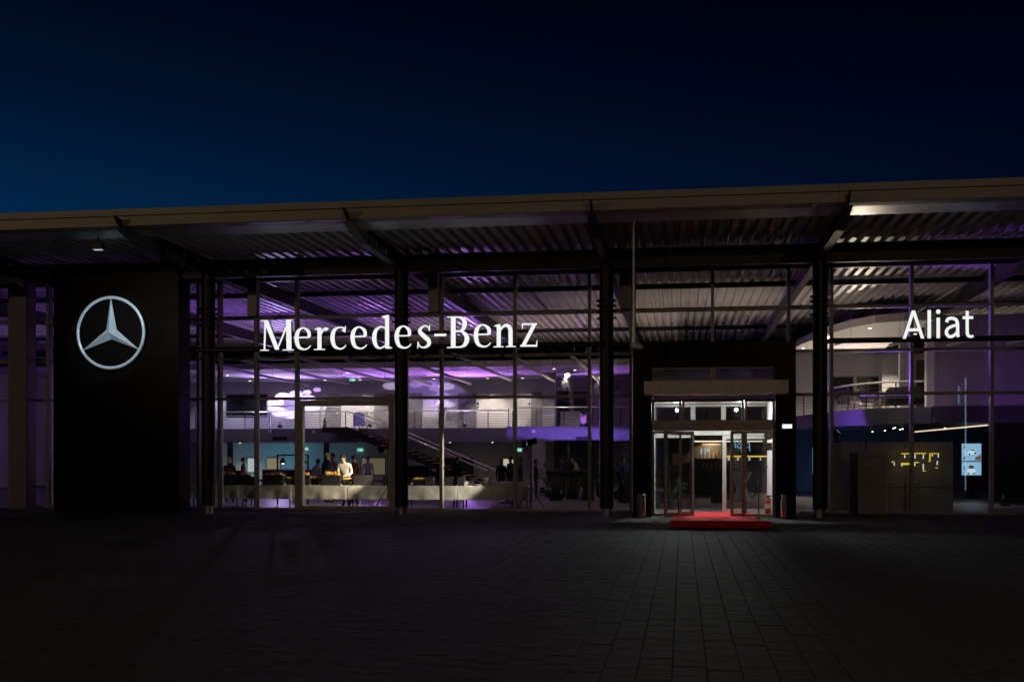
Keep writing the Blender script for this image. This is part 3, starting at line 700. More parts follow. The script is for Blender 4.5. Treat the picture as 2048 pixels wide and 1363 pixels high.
for i, (a, b) in enumerate(((1655, 1731), (1735, 1822), (1826, 1906))):
    o = thing('partition_board', ['pale grey board screen behind the glass by the last column', 'pale grey board screen behind the information totem', 'pale grey board screen between the totem and the blue video wall'][i], 'screen', (wx((a + b)/2, YP), YP, 0))
    x0, x1 = wx(a, YP), wx(b, YP)
    part('lower_panel', B(x0, x1, YP, YP + .05, .04, .76), BOARD, o); part('upper_panel', B(x0, x1, YP, YP + .05, .79, 2.15), BOARD, o)
    part('foot', B(x0 + .1, x0 + .2, YP - .2, YP + .25, 0, .037).box(x1 - .2, x1 - .1, YP - .2, YP + .25, 0, .037), STEEL, o)
    for zz in (.7, .85, 2.0): part('clip', B(x0 + .15, x0 + .2, YP - .012, YP - .001, zz, zz + .04).box(x1 - .2, x1 - .15, YP - .012, YP - .001, zz, zz + .04), DARKST, o)
# video wall
YV = 13.0
vw = thing('video_wall', 'two stacked glowing blue screens showing car pictures', 'video wall', (wx(1940, YV), YV, 0), 0)
def rect(px0, px1, py0, py1, Y, m, nm, parent, d=0.05): return part(nm, B(wx(px0, Y), wx(px1, Y), Y, Y + d, wz(px0, py1, Y), wz(px0, py0, Y)), m, parent)
CARD = em('screen_dark', (0.05, 0.12, 0.22), 0.5); CARL = em('screen_pale', (0.7, 0.85, 0.95), 0.9); SKYB = em('screen_mid', (0.3, 0.5, 0.7), .6); REDD = em('screen_red', (.5, .2, .2), .4)
def screen(z0, z1, front):
    x0, x1 = wx(1923, YV), wx(1963, YV)
    s = part('screen', B(x0, x1, YV, YV + .06, z0, z1), BLACKM, vw); part('picture', B(x0 + .01, x1 - .01, YV - .006, YV - .001, z0 + .01, z1 - .01), SCREEN, s)
    w_ = x1 - x0; h_ = z1 - z0
    def pl(pts, m, yy): part('picture_car', MB().prism([(x0 + u*w_, z0 + v*h_) for u, v in pts], 'y', YV - yy, YV - yy + .001), m, s)
    if front:
        pl([(.28, .1), (.68, .1), (.7, .4), (.64, .48), (.6, .78), (.36, .78), (.32, .48), (.27, .4)], CARL, .010)
        pl([(.34, .5), (.63, .5), (.59, .74), (.37, .74)], CARD, .013); pl([(.3, .1), (.4, .1), (.4, .2), (.3, .2)], CARD, .013); pl([(.57, .1), (.67, .1), (.67, .2), (.57, .2)], CARD, .013)
        pl([(0, .02), (.25, .3), (.25, .4), (0, .15)], SKYB, .009); pl([(.08, .45), (.2, .45), (.15, .75)], REDD, .009)
    else:
        pl([(.28, .36), (.3, .5), (.4, .6), (.46, .68), (.64, .68), (.72, .58), (.74, .46), (.7, .42), (.4, .33)], CARL, .010)
        pl([(.42, .6), (.47, .66), (.63, .66), (.68, .58)], CARD, .013)
        for u, v in ((.4, .38), (.68, .46)): pl([(u + .045*math.cos(q*.7), v + .07*math.sin(q*.7)) for q in range(9)], CARD, .014)
        pl([(.65, .05), (1 - .02, .05), (.97, .4), (.85, .3), (.72, .25)], REDD, .009); pl([(.08, .1), (.22, .08), (.2, .28), (.1, .25)], REDD, .009)
        pl([(.1, .75), (.14, .95), (.18, .95), (.2, .62)], REDD, .009)
z0v, zmv, z1v = wz(1940, 950, YV), wz(1940, 922, YV), wz(1940, 886, YV)
screen(z0v, zmv - .01, True); screen(zmv + .01, z1v, False)
part('stand', B(wx(1935, YV), wx(1950, YV), YV + .07, YV + .2, 0.03, z1v).box(wx(1925, YV), wx(1960, YV), YV - .1, YV + .4, 0, .028), BLACKM, vw)
vs2 = thing('video_screen', 'narrow glowing blue screen seen between the porch and the last column', 'screen', (wx(1628, 15), 15, 0))
part('panel', B(wx(1625, 15), wx(1631, 15), 15, 15.05, 1.0, 2.1), SCREEN, vs2); part('stand', B(wx(1626, 15), wx(1630, 15), 15.06, 15.15, 0, 2.1), BLACKM, vs2)
# LED strip under the upper floor
ls = thing('ceiling_light_strip', 'long thin warm white light strip under the dark upper floor', 'light strip', (wx(1900, 16), 16, 2.9))
part('strip', MB().tube((wx(1830, 21.8), 21.8, 2.93), (wx(1975, 10.4), 10.4, 2.93), .03, 8), WARMLED, ls)
part('channel', MB().tube((wx(1830, 21.8), 21.8, 2.965), (wx(1975, 10.4), 10.4, 2.965), .03, 4), DARKST, ls)
for i, (p, q, y) in enumerate(((1787, 851, 12), (1805, 856, 13), (1800, 865, 14), (1770, 871, 16), (1790, 851, 11), (1745, 870, 18), (1890, 847, 12))):
    o = thing('ceiling_spot', 'tiny bright spotlight under the curved gallery slab', 'lamp', (wx(p, y), y, 2.97), group='spotlights under the gallery')
    part('can', MB().lathe((0, 0, -.1), [(.04, 0), (.05, .1)], 12), BLACKM, o, local=True); part('lens', MB().ball((0, 0, -.105), .035, 8, 5), LAMPW, o, local=True)
# yellow zigzag reflection in the glass, built as glowing bars
zz = thing('zigzag_reflection', 'yellow zigzag reflection with short white marks, built glowing above the board screens', 'glass reflection', W(1840, 930, 3))
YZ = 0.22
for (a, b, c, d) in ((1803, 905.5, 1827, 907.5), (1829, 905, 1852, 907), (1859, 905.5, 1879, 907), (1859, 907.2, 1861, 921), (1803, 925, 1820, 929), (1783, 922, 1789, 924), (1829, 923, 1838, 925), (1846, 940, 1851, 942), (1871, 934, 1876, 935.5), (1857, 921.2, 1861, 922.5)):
    part('yellow_streak', B(wx(a, YZ), wx(c, YZ), YZ, YZ + .03, wz(a, d, YZ), wz(a, b, YZ)), YELLOW, zz)
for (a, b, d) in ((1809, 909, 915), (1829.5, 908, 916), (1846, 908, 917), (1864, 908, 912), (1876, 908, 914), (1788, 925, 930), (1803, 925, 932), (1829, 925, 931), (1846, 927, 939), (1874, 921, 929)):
    part('white_streak', B(wx(a, YZ), wx(a + 1.6, YZ), YZ, YZ + .03, wz(a, d, YZ), wz(a, b, YZ)), WHITEREFL, zz)
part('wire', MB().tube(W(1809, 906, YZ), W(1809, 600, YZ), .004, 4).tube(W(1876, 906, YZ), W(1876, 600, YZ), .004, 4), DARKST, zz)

# ================================================================== railings
HRAIL = mat('handrail_polished', (0.7, 0.69, 0.68), 0.3, 0.3, var=.03)
RAIL = mat('rail_steel', (0.07, 0.07, 0.075), 0.35, 0.6)
def railing(label, pts, z, h=1.0, ncab=6, step=1.5, nm='mezzanine_railing', grp=None):
    o = thing(nm, label, 'railing', (pts[0][0], pts[0][1], z), group=grp)
    P = [Vector((p[0], p[1], z)) for p in pts]
    up = Vector((0, 0, 1))
    part('handrail', MB().path([p + up*h for p in P], .035, 8), HRAIL, o)
    for k in range(ncab):
        part('cable', MB().path([p + up*(.12 + (h - .2)*k/ncab) for p in P], .012, 4), RAIL, o)
    L = [0]
    for a, b in zip(P[:-1], P[1:]): L.append(L[-1] + (b - a).length)
    n = max(1, round(L[-1] / step))
    for i in range(n + 1):
        d = L[-1]*i/n; j = max(k for k in range(len(L)) if L[k] <= d + 1e-6); j = min(j, len(P) - 2)
        p = P[j].lerp(P[j+1], (d - L[j]) / max(1e-6, L[j+1] - L[j]))
        part('post', MB().tube(p, p + up*(h - .03), .028, 6), RAIL, o)
    return o
railing('steel cable railing on the mezzanine left of the staircase', [(XL + 6, YM + .1), (wx(690, YM), YM + .1)], ZM)
railing('steel cable railing on the mezzanine right of the staircase', [(wx(733, YM), YM + .1), (mxs, YM + .1)], ZM)
railing('steel cable railing on the forward violet lit mezzanine edge', [(mxs + .1, YM2 + .1), (wx(1262, YM2), YM2 + .1), (wx(1590, YM2), YM2 + .1)], ZM, 1.05)
railing('curved steel cable railing along the rounded gallery', [(a, b + .12) for a, b in cp], ZG, 1.0, 6, 1.3, 'gallery_railing')

# ================================================================== staircase
ST = thing('staircase', 'open steel staircase with wooden treads rising to the mezzanine', 'staircase', (wx(985, 25), 25, 0))
s0 = Vector((wx(693, 26.5), 26.5, ZM)); s1_ = Vector((wx(975, 25), 25, 0.0))
sd_ = Vector((s1_.x - s0.x, s1_.y - s0.y, 0)); dirn = sd_.normalized(); perp = Vector((-dirn.y, dirn.x, 0)); n = 19
wdt = 1.5
for k in range(n):
    f_ = (k + .5)/n; c = s0.lerp(s1_, f_); z = ZM - ZM*(k + 1)/(n + 1)
    a = c - dirn*.15; b = c + dirn*.15
    part('tread', MB().add([a + Vector((0,0,z-c.z)), b + Vector((0,0,z-c.z)), b + perp*wdt + Vector((0,0,z-c.z)), a + perp*wdt + Vector((0,0,z-c.z)),
        a + Vector((0,0,z-c.z+.05)), b + Vector((0,0,z-c.z+.05)), b + perp*wdt + Vector((0,0,z-c.z+.05)), a + perp*wdt + Vector((0,0,z-c.z+.05))],
        [(0,3,2,1),(4,5,6,7),(0,1,5,4),(1,2,6,5),(2,3,7,6),(3,0,4,7)]), WOOD, ST)
for s_ in (-.04, wdt + .04):
    o_ = perp*s_; a, b = s0 + o_, s1_ + o_
    part('stringer', MB().add([a + Vector((0,0,-.42)), b + Vector((0,0,0)), b + Vector((-.25*dirn.x,0,.25)), a + Vector((0,0,.05))] + [v + perp*.03 for v in (a + Vector((0,0,-.42)), b, b + Vector((-.25*dirn.x,0,.25)), a + Vector((0,0,.05)))],
         [(0,1,2,3),(4,7,6,5),(0,4,5,1),(1,5,6,2),(2,6,7,3),(3,7,4,0)]), DARKST, ST)
    part('handrail', MB().tube(a + Vector((0,0,.95)), b + Vector((0,0,.95)), .04, 8), HRAIL, ST)
    for q in range(4): part('cable', MB().tube(a + Vector((0,0,.2 + .18*q)), b + Vector((0,0,.2 + .18*q)), .01, 4), RAIL, ST)
    for q in range(8):
        c = a.lerp(b, (q + .5)/8); part('baluster', MB().tube(c, c + Vector((0,0,.95)), .022, 6), RAIL, ST)
part('landing', B(wx(670, YM), s0.x + .15, 26.4, YM - .003, ZM - .3, ZM - .004), DARKST, ST)

# ================================================================== buffet
YT0, YT1 = 1.25, 2.0; ZTAB = 0.74
def tablecloth_mesh(x0, x1, y0, y1, z, drop, seed):
    r = random.Random(seed); per = []
    nxs, nys = 40, 8
    for i in range(nxs): per.append((x0 + (x1-x0)*i/nxs, y0, 0, -1))
    for i in range(nys): per.append((x1, y0 + (y1-y0)*i/nys, 1, 0))
    for i in range(nxs): per.append((x1 - (x1-x0)*i/nxs, y1, 0, 1))
    for i in range(nys): per.append((x0, y1 - (y1-y0)*i/nys, -1, 0))
    m = MB(); n = len(per); rows = 7; vs = []; ph = r.uniform(0, 6); ph2 = r.uniform(0, 6)
    for j in range(rows):
        f_ = j/(rows-1)
        for i, (a, b, nx_, ny_) in enumerate(per):
            wv = .012*f_*(1 + math.sin(i*.52 + ph + f_*1.9)*math.sin(i*.21 + ph2)) + .014*f_*(1 + math.sin(i*.27 + ph2 - f_*2.6))
            vs.append((a + nx_*(.004 + wv), b + ny_*(.004 + wv), z - drop*f_ - (.008*math.sin(i*.3 + ph))*f_))
    fs = [(j*n+i, j*n+(i+1) % n, (j+1)*n+(i+1) % n, (j+1)*n+i) for j in range(rows-1) for i in range(n)]
    fs.append(tuple(range(n)))
    return m.add(vs, fs)
tx0, tx1 = wx(384, 1.6), wx(1032, 1.6); nt_ = 6; tl = (tx1 - tx0)/nt_
for i in range(nt_):
    a, b = tx0 + i*tl + .01, tx0 + (i+1)*tl - .01
    o = thing('buffet_table', 'black legged folding table of the long buffet row behind the glass', 'table', ((a+b)/2, 1.6, 0), group='buffet tables in a row')
    part('table_top', B(a + .02, b - .02, YT0 + .02, YT1 - .02, ZTAB - .04, ZTAB - .004), BOARD, o)
    for lx in (a + .15, b - .15):
        for ly in (YT0 + .12, YT1 - .12): part('leg', MB().tube((lx, ly, 0), (lx, ly, ZTAB - .04), .022, 6), BLACKM, o)
    c = part('tablecloth', tablecloth_mesh(a, b, YT0, YT1, ZTAB, .45, i + 1), CLOTH, None, True)
    tag(c, 'creased white tablecloth draped over the long buffet row', 'tablecloth', 'white cloths of the buffet row')
def crate(p0, p1, q0, q1, Y, d=.3, grp='black display boxes on the buffet'):
    x0, x1 = wx(p0, Y), wx(p1, Y); z0, z1 = ZTAB + .002, max(wz(p0, q0, Y), ZTAB + .12)
    o = thing('display_box', 'black display box standing on the white buffet cloth', 'box', ((x0+x1)/2, Y, z0), group=grp)
    t = .02
    part('shell', B(x0, x1, Y, Y + t, z0, z1).box(x0, x1, Y + d - t, Y + d, z0, z1).box(x0, x0 + t, Y + t, Y + d - t, z0, z1).box(x1 - t, x1, Y + t, Y + d - t, z0, z1), BOXM, o)
    part('lid', B(x0 + .004, x1 - .004, Y + .004, Y + d - .004, z1 - .02, z1 + .004), BOXM, o)
    return z1 + .006
def platter(p0, p1, zbase, Y, n=45, tall=.1, d=.26, m=FOOD):
    x0, x1 = wx(p0, Y), wx(p1, Y); r = random.Random(int(p0*7))
    o = thing('food_platter', 'platter heaped with small golden snacks on the buffet', 'platter', ((x0+x1)/2, Y, zbase), group='snack platters on the buffet')
    part('tray', B(x0, x1, Y, Y + d, zbase, zbase + .018), BOXM, o)
    mb = MB()
    for k in range(n):
        a = r.uniform(x0 + .03, x1 - .03); b = r.uniform(Y + .03, Y + d - .03); e = r.uniform(.018, .03); h = r.uniform(.02, tall)
        mb.lathe((a, b, zbase + .019), [(e, 0), (e*1.1, h*.4), (e*.3, h)], 6)
    q = part('snacks', mb, m, o); q['kind'] = 'stuff'
yb = 1.45
def riser_stand(p0, p1, q0, Y=1.55):
    """low wire chafing stand with a tray"""
    x0, x1 = wx(p0, Y), wx(p1, Y); z1 = wz(p0, q0, Y)
    o = thing('serving_stand', 'low black serving stand with angled feet on the buffet cloth', 'serving stand', ((x0+x1)/2, Y, ZTAB), group='serving stands on the buffet')
    part('tray', B(x0, x1, Y, Y + .3, z1 - .06, z1), BOXM, o)
    for a in (x0 + .03, x1 - .03): part('leg', MB().tube((a, Y + .02, ZTAB + .004), (a - .02, Y + .04, z1 - .06), .014, 6).tube((a, Y + .28, ZTAB + .004), (a - .02, Y + .26, z1 - .06), .014, 6), CHROME, o)
    return z1 + .002
for p0, p1, q in ((446, 470, 950), (476, 496, 950), (497, 508, 953), (526, 566, 951), (604, 618, 951), (645, 680, 951), (707, 741, 950), (766, 785, 951), (851, 866, 954), (889, 905, 954), (915, 928, 953)):
    zt_ = crate(p0, p1, q, 970, yb)
    if p0 in (446, 476, 526, 604, 645): platter(p0 + 1, p1 - 1, zt_, yb + .01, 40 if p0 != 645 else 90, .1 if p0 != 645 else .14)
for p0, p1, q in ((455, 476, 958), (508, 525, 958), (568, 590, 958), (619, 644, 957), (681, 706, 960), (742, 766, 960), (822, 850, 960), (868, 888, 961), (929, 946, 961)):
    zt_ = riser_stand(p0, p1, q)
    if p0 in (455, 568, 619, 681, 822): platter(p0 + 1, p1 - 1, zt_, 1.57, 60, .08)
o = thing('menu_card', 'small white card propped on a black box on the buffet', 'card', W(933, 962, 1.4)); part('card', B(-.06, .06, -.005, .005, 0, .15), CLOTH, o, local=True)
o.location.z = ZTAB + .003; o.location.y = 1.36
for i, (p, c_) in enumerate(((391, 'folded napkin pile'), (962, 'stack'), (972, 'pail'))):
    if i == 1:
        o = thing('plate_stack', 'flat stack of white plates on the free end of the buffet', 'plates', (wx(958, 1.6), 1.6, ZTAB + .002))
        for k in range(5): part('plate', MB().lathe((0, 0, k*.012), [(.06, 0), (.13, .01), (.13, .014)], 20), CLOTH, o, True, True)
    if i == 2:
        o = thing('ice_bucket', 'pale tapered bucket on the end of the buffet cloth', 'bucket', (wx(975, 1.6), 1.6, ZTAB + .002))
        part('bucket', MB().lathe((0, 0, 0), [(.1, 0), (.14, .27), (.13, .27)], 20), CLOTH, o, True, True)
        part('rim', MB().lathe((0, 0, .265), [(.145, 0), (.145, .02)], 20), STEEL, o, True, True)
# end table with cloth corner and round table behind
c = part('tablecloth', tablecloth_mesh(wx(1036, 2.1), wx(1060, 2.1), 1.6, 2.6, .74, .5, 44), CLOTH, None, True); tag(c, 'white cloth with hanging corner over the small end table beside the lamp tripod', 'tablecloth')
o = thing('side_table', 'small end table under a white cloth beside the lamp tripod', 'table', (wx(1048, 2.1), 2.1, 0))
part('table_top', B(wx(1036, 2.1) + .02, wx(1060, 2.1) - .02, 1.62, 2.58, .7, .735), BOARD, o)
for ly in (1.75, 2.45):
    for p in (1039, 1057): part('leg', MB().tube((wx(p, 2.1), ly, 0), (wx(p, 2.1), ly, .7), .02, 6), BLACKM, o)
def cocktail(px, Y, r, h, m, label, grp=None, flare=.6):
    o = thing('cocktail_table', label, 'table', (wx(px, Y), Y, 0), group=grp)
    part('top', MB().lathe((0, 0, h), [(r, 0), (r, .03)], 24), m, o, True, True)
    part('cover', MB().lathe((0, 0, 0), [(r*flare*1.15, .03), (r*.42, h*.35), (r*.5, h*.6), (r*.97, h - .002)], 24), m, o, True, True)
    part('foot', MB().lathe((0, 0, 0), [(r*.65, 0), (r*.65, .028)], 24), BLACKM, o, True, True)
    return o
o = thing('round_table', 'round table under a white cloth behind the buffet end', 'table', (wx(1015, 6), 6, 0))
part('top', MB().lathe((0, 0, .74), [(.8, 0), (.8, .03)], 28), BOARD, o, True, True); part('pedestal', MB().lathe((0, 0, 0), [(.3, 0), (.3, .03), (.05, .06), (.05, .74)], 16), BLACKM, o, True, True)
rcl = MB(); n = 64; rcl.add([( (.81 + .05*f_*(1 + math.sin(i*.98)))*math.cos(2*math.pi*i/n), (.81 + .05*f_*(1 + math.sin(i*.98)))*math.sin(2*math.pi*i/n), .775 - .4*f_) for f_ in (0, .25, .5, 1) for i in range(n)],
   [(j*n+i, j*n+(i+1) % n, (j+1)*n+(i+1) % n, (j+1)*n+i) for j in range(3) for i in range(n)] + [tuple(range(n))])
c = part('tablecloth', rcl, CLOTH, None, True); c.location = (wx(1015, 6), 6, 0); tag(c, 'white cloth hanging in folds from the round table behind the buffet', 'tablecloth')
for p, y in ((1112, 9), (1145, 10.5), (1175, 9), (1250, 7.5), (1140, 14), (590, 12), (470, 11), (880, 9)):
    cocktail(p, y, .42, 1.1, FABRIC, 'tall party table in a black stretch cover', 'black party tables')
cocktail(1482, 9, .42, 1.1, CLOTH, 'tall party table in a white stretch cover beyond the entrance')
cocktail(1436, 7.5, .42, 1.1, FABRIC, 'tall party table in a black stretch cover seen through the open entrance')
# heat lamp frame
YH = 3.6
hl = thing('heat_lamp_frame', 'black rectangular frame with two hanging cone lamps above the buffet', 'lamp', (wx(585, YH), YH, 0))
xa, xb = wx(555, YH), wx(616, YH); zt_ = wz(585, 908, YH); 
for X in (xa, xb): part('post', B(X - .025, X + .025, YH - .025, YH + .025, 0, zt_), BLACKM, hl)
part('crossbar', B(xa + .026, xb - .026, YH - .025, YH + .025, zt_ - .05, zt_), BLACKM, hl); part('lower_bar', B(xa + .026, xb - .026, YH - .02, YH + .02, wz(585, 942, YH), wz(585, 942, YH) + .04), BLACKM, hl)
for p in (566, 607):
    X = wx(p, YH); l = part('lamp_shade', MB().lathe((X, YH, zt_ - .32), [(.13, 0), (.06, .13), (.04, .2)], 16), BLACKM, hl, True)
    part('cord', MB().tube((X, YH, zt_ - .12), (X, YH, zt_ - .05), .012, 6), BLACKM, l); part('bulb', MB().ball((X, YH, zt_ - .3), .05, 10, 6), LAMPW, l)
spot('heat_lamp_light', (wx(607, YH), YH, zt_ - .34), (wx(607, YH), YH, 0), 12, (1, .8, .5), 100)
# light stands
def light_stand(px, Y, h, tgt, label, power, col, deg):
    X = wx(px, Y); o = thing('tripod_floodlight', label, 'light stand', (X, Y, 0))
    part('pole', MB().tube((X, Y, .35), (X, Y, h), .018, 8).tube((X, Y, .3), (X, Y, 1.2), .026, 8), BLACKM, o)
    for k in range(3):
        a = R(40 + 120*k); part('leg', MB().tube((X, Y, .75), (X + .52*math.cos(a), Y + .52*math.sin(a), .01), .014, 6), BLACKM, o)
        part('brace', MB().tube((X, Y, .3), (X + .3*math.cos(a), Y + .3*math.sin(a), .32), .01, 6), BLACKM, o)
    c = Vector((X, Y, h + .12)); d = (Vector(tgt) - c).normalized()
    hd = part('lamp_head', MB().tube(c - d*.2, c + d*.12, .1, 14), BLACKM, o, True)
    part('lens', MB().tube(c + d*.121, c + d*.125, .085, 14), LAMPW, hd)
    sd2 = d.cross(Vector((0, 0, 1))).normalized(); up2 = sd2.cross(d)
    for v in (sd2, -sd2, up2, -up2):
        u = d.cross(v).normalized(); e = c + d*.12 + v*.1; g_ = e + (d + v*.8)*.14
        part('barn_door', MB().add([e - u*.09, e + u*.09, g_ + u*.12, g_ - u*.12, e - u*.09 + v*.006, e + u*.09 + v*.006, g_ + u*.12 + v*.006, g_ - u*.12 + v*.006], [(0,1,2,3),(4,7,6,5),(0,4,5,1),(1,5,6,2),(2,6,7,3),(3,7,4,0)]), BLACKM, hd)
    part('yoke', MB().path([c - sd2*.12, c - sd2*.12 - Vector((0, 0, .13)), c + sd2*.12 - Vector((0, 0, .13)), c + sd2*.12], .012, 6), BLACKM, o)
    spot('flood_light', c + d*.15, tgt, power * K_FLOOD, col, deg, .4, .06, o)
light_stand(776, .75, 1.9, (wx(690, 1.9), 1.9, .95), 'black tripod floodlight shining on the server at the buffet', 150, (1, .82, .55), 55)
light_stand(1062, .6, 2.05, (wx(700, 1.3), 1.3, .4), 'black tripod floodlight with barn doors at the end of the buffet', 290, (1, .86, .66), 60)

# ================================================================== bar beyond the entrance
YBR = 17.0
br = thing('bar_counter', 'black bar counter with dim lit back shelf beyond the open entrance', 'bar', (wx(1415, YBR), YBR, 0))
part('counter', B(wx(1380, YBR), wx(1450, YBR), YBR, YBR + .7, 0.0, 1.05), BLACKM, br); part('counter_top', B(wx(1378, YBR), wx(1452, YBR), YBR - .05, YBR + .75, 1.053, 1.1), DARKST, br)
part('back_panel', B(wx(1340, YBR + 3), wx(1560, YBR + 3), YBR + 3, YBR + 3.2, 0, 2.58), mat('brown_panel', (.10, .075, .05), .5), br)
bs = part('back_shelf', B(wx(1385, YBR + 2.5), wx(1450, YBR + 2.5), YBR + 2.5, YBR + 2.98, 1.1, 1.14).box(wx(1385, YBR + 2.5), wx(1450, YBR + 2.5), YBR + 2.5, YBR + 2.98, 1.6, 1.64).box(wx(1385, YBR + 2.5), wx(1450, YBR + 2.5), YBR + 2.5, YBR + 2.98, 0, 1.0), BLACKM, br)
part('light_strip', B(wx(1404, YBR + 2.6), wx(1442, YBR + 2.6), YBR + 2.6, YBR + 2.65, 2.3, 2.33), WARMLED, br)
spot('bar_light', (wx(1422, YBR + 2.3), YBR + 2.3, 2.3), (wx(1422, YBR + 3), YBR + 3, 1.6), 45, (1, .75, .45), 130)
GL = mat('bottle_glass', (.3, .28, .2), .1, .2)
for k in range(10):
    p = 1402 + k*4.2; z = 1.142 if k % 2 else 1.642
    o = thing('bottle', 'small glinting bottle on the lit bar back shelf', 'bottle', (wx(p, YBR + 2.7), YBR + 2.7, z), group='bottles behind the bar')
    part('glass_body', MB().lathe((0, 0, 0), [(.045, 0), (.045, .2), (.016, .26), (.016, .33)], 12), GL, o, True, True); part('cap', MB().lathe((0, 0, .33), [(.018, 0), (.018, .03)], 8), STEEL, o, True, True)
hb = thing('ceiling_light_strip', 'thin warm light line on the ceiling beyond the open entrance', 'light strip', (wx(1420, 12), 12, 2.7))
part('strip', MB().tube((wx(1388, 12), 12, wz(1400, 882, 12)), (wx(1525, 12), 12, wz(1400, 882, 12)), .025, 8), WARMLED, hb)
part('beam', B(wx(1380, 12), wx(1530, 12), 11.95, 12.05, wz(1400, 882, 12) + .03, wz(1400, 882, 12) + .13), DARKST, hb)
part('bar_ceiling', B(wx(1275, 11), wx(1585, 11), 11, 26, 2.62, 2.9), mat('dark_ceiling', (.03, .03, .035), .6), bld)
ring = thing('ring_reflection', 'yellow ring reflection with white drops, built glowing above the bar', 'glass_reflection', W(1495, 910, 10))  # reflection in the glass, built as a glowing ring
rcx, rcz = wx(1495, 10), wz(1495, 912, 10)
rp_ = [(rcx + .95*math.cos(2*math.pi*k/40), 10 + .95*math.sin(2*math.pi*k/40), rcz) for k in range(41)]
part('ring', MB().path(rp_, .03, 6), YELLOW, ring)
for k in range(0, 40, 3): part('drop_streak', MB().tube((rp_[k][0], rp_[k][1], rcz - .04), (rp_[k][0], rp_[k][1], rcz - .16), .012, 6), WHITEREFL, ring)
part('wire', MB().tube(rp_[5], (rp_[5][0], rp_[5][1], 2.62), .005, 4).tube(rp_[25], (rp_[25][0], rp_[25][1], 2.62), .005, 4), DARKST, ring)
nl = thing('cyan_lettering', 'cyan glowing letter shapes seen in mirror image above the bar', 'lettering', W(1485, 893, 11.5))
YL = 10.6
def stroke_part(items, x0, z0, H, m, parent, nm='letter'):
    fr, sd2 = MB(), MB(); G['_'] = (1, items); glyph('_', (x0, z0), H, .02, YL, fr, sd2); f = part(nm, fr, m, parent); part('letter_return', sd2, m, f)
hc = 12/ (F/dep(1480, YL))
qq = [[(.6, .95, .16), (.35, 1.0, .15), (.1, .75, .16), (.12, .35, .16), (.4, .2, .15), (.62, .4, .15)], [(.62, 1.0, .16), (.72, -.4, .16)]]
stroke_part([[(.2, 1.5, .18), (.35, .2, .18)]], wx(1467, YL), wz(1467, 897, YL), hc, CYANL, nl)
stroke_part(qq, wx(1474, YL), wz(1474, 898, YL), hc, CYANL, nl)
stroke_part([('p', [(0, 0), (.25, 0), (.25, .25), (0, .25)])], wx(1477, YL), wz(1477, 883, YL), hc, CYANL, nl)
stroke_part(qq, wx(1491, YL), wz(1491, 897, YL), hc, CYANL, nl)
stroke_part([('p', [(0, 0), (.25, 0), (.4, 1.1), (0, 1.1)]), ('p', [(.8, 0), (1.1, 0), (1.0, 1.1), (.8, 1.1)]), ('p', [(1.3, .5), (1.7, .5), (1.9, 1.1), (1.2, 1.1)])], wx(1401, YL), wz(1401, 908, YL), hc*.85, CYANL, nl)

# ================================================================== small fittings
def exit_sign(px, py, Y, label):
    o = thing('exit_sign', label, 'exit sign', W(px, py, Y))
    part('body', B(-.19, .19, 0, .04, -.1, .1), GREENS, o, local=True); part('pictogram', B(-.02, .05, -.006, -.001, -.07, .07).box(.08, .15, -.006, -.001, -.06, .05).box(-.15, -.06, -.006, -.001, -.02, .03), EXITW, o, local=True)
exit_sign(611, 897, YB - .1, 'green exit sign on the rear wall near the heat lamp frame')
exit_sign(720, 899, YB - .1, 'green exit sign on the rear wall under the staircase')
exit_sign(705, 759, 30.0, 'green exit sign hung below the upper mezzanine ceiling'); exit_sign(1037, 899, 24, 'green exit sign behind the barn door floodlight')
part('hanger', MB().tube(W(705, 757, 30.0), (wx(705, 30), 30.0, 6.45), .01, 4), STEEL, bld)
for p, q, lb in ((956, 808, 'small wall panel with hand dispenser between two mezzanine doors'), (1059, 808, 'small wall panel beside the white mezzanine pillar')):
    o = thing('wall_dispenser', lb, 'dispenser', W(p, q, YB - .06)); part('box', B(-.09, .09, -.02, .05, -.1, .15), mat('white_plastic', (.7, .7, .7), .4), o, local=True); part('outlet', B(-.025, .025, -.02, .02, -.25, -.103), DARKST, o, local=True); part('label', B(-.06, .06, -.025, -.021, -.03, .1), DARKST, o, local=True)
for p, q, Y, lb in ((692, 820, YM2 + .2, 'clear poster board leaning on the mezzanine railing by the stair head'),):
    o = thing('poster_board', lb, 'poster', (wx(p, Y), YM + .6, ZM)); part('board', B(-.35, .35, -.01, .01, .15, .95), em('poster_violet', (.25, .2, .6), .35), o, local=True); part('foot', B(-.3, .3, -.15, .15, 0, .02).box(-.02, .02, -.012, -.01, .02, .15), STEEL, o, local=True)
for p, q in ((541, 862), (628, 863), (1068, 862)):
    Ys = (YM if p < 1000 else YM2); o = thing('sensor_box', 'small pale sensor fixed on the mezzanine slab edge', 'sensor', (wx(p, Ys), Ys - .005, wz(p, q, Ys)), group='sensors on the slab edge'); part('body', B(-.09, .06, -.1, 0, -.08, .08), mat('white_plastic', (.7, .7, .7), .4), o, local=True); part('lens', MB().tube((0, -.1, 0), (0, -.12, 0), .03, 10), BLACKM, o, local=True)
for p, q, Ys in ((560, 876, YM), (1168, 876, YM2)):
    o = thing('air_grille', 'dark slotted air grille in the slab edge ' + ('above the buffet' if p < 900 else 'of the forward mezzanine'), 'grille', (wx(p, Ys), Ys - .004, wz(p, q, Ys)))
    part('backing', B(-.45, .45, -.01, 0, -.09, .09), BLACKM, o, local=True)
    for k in range(4): part('slat', B(-.44, .44, -.03, -.012, -.08 + k*.045, -.06 + k*.045), DARKST, o, local=True)
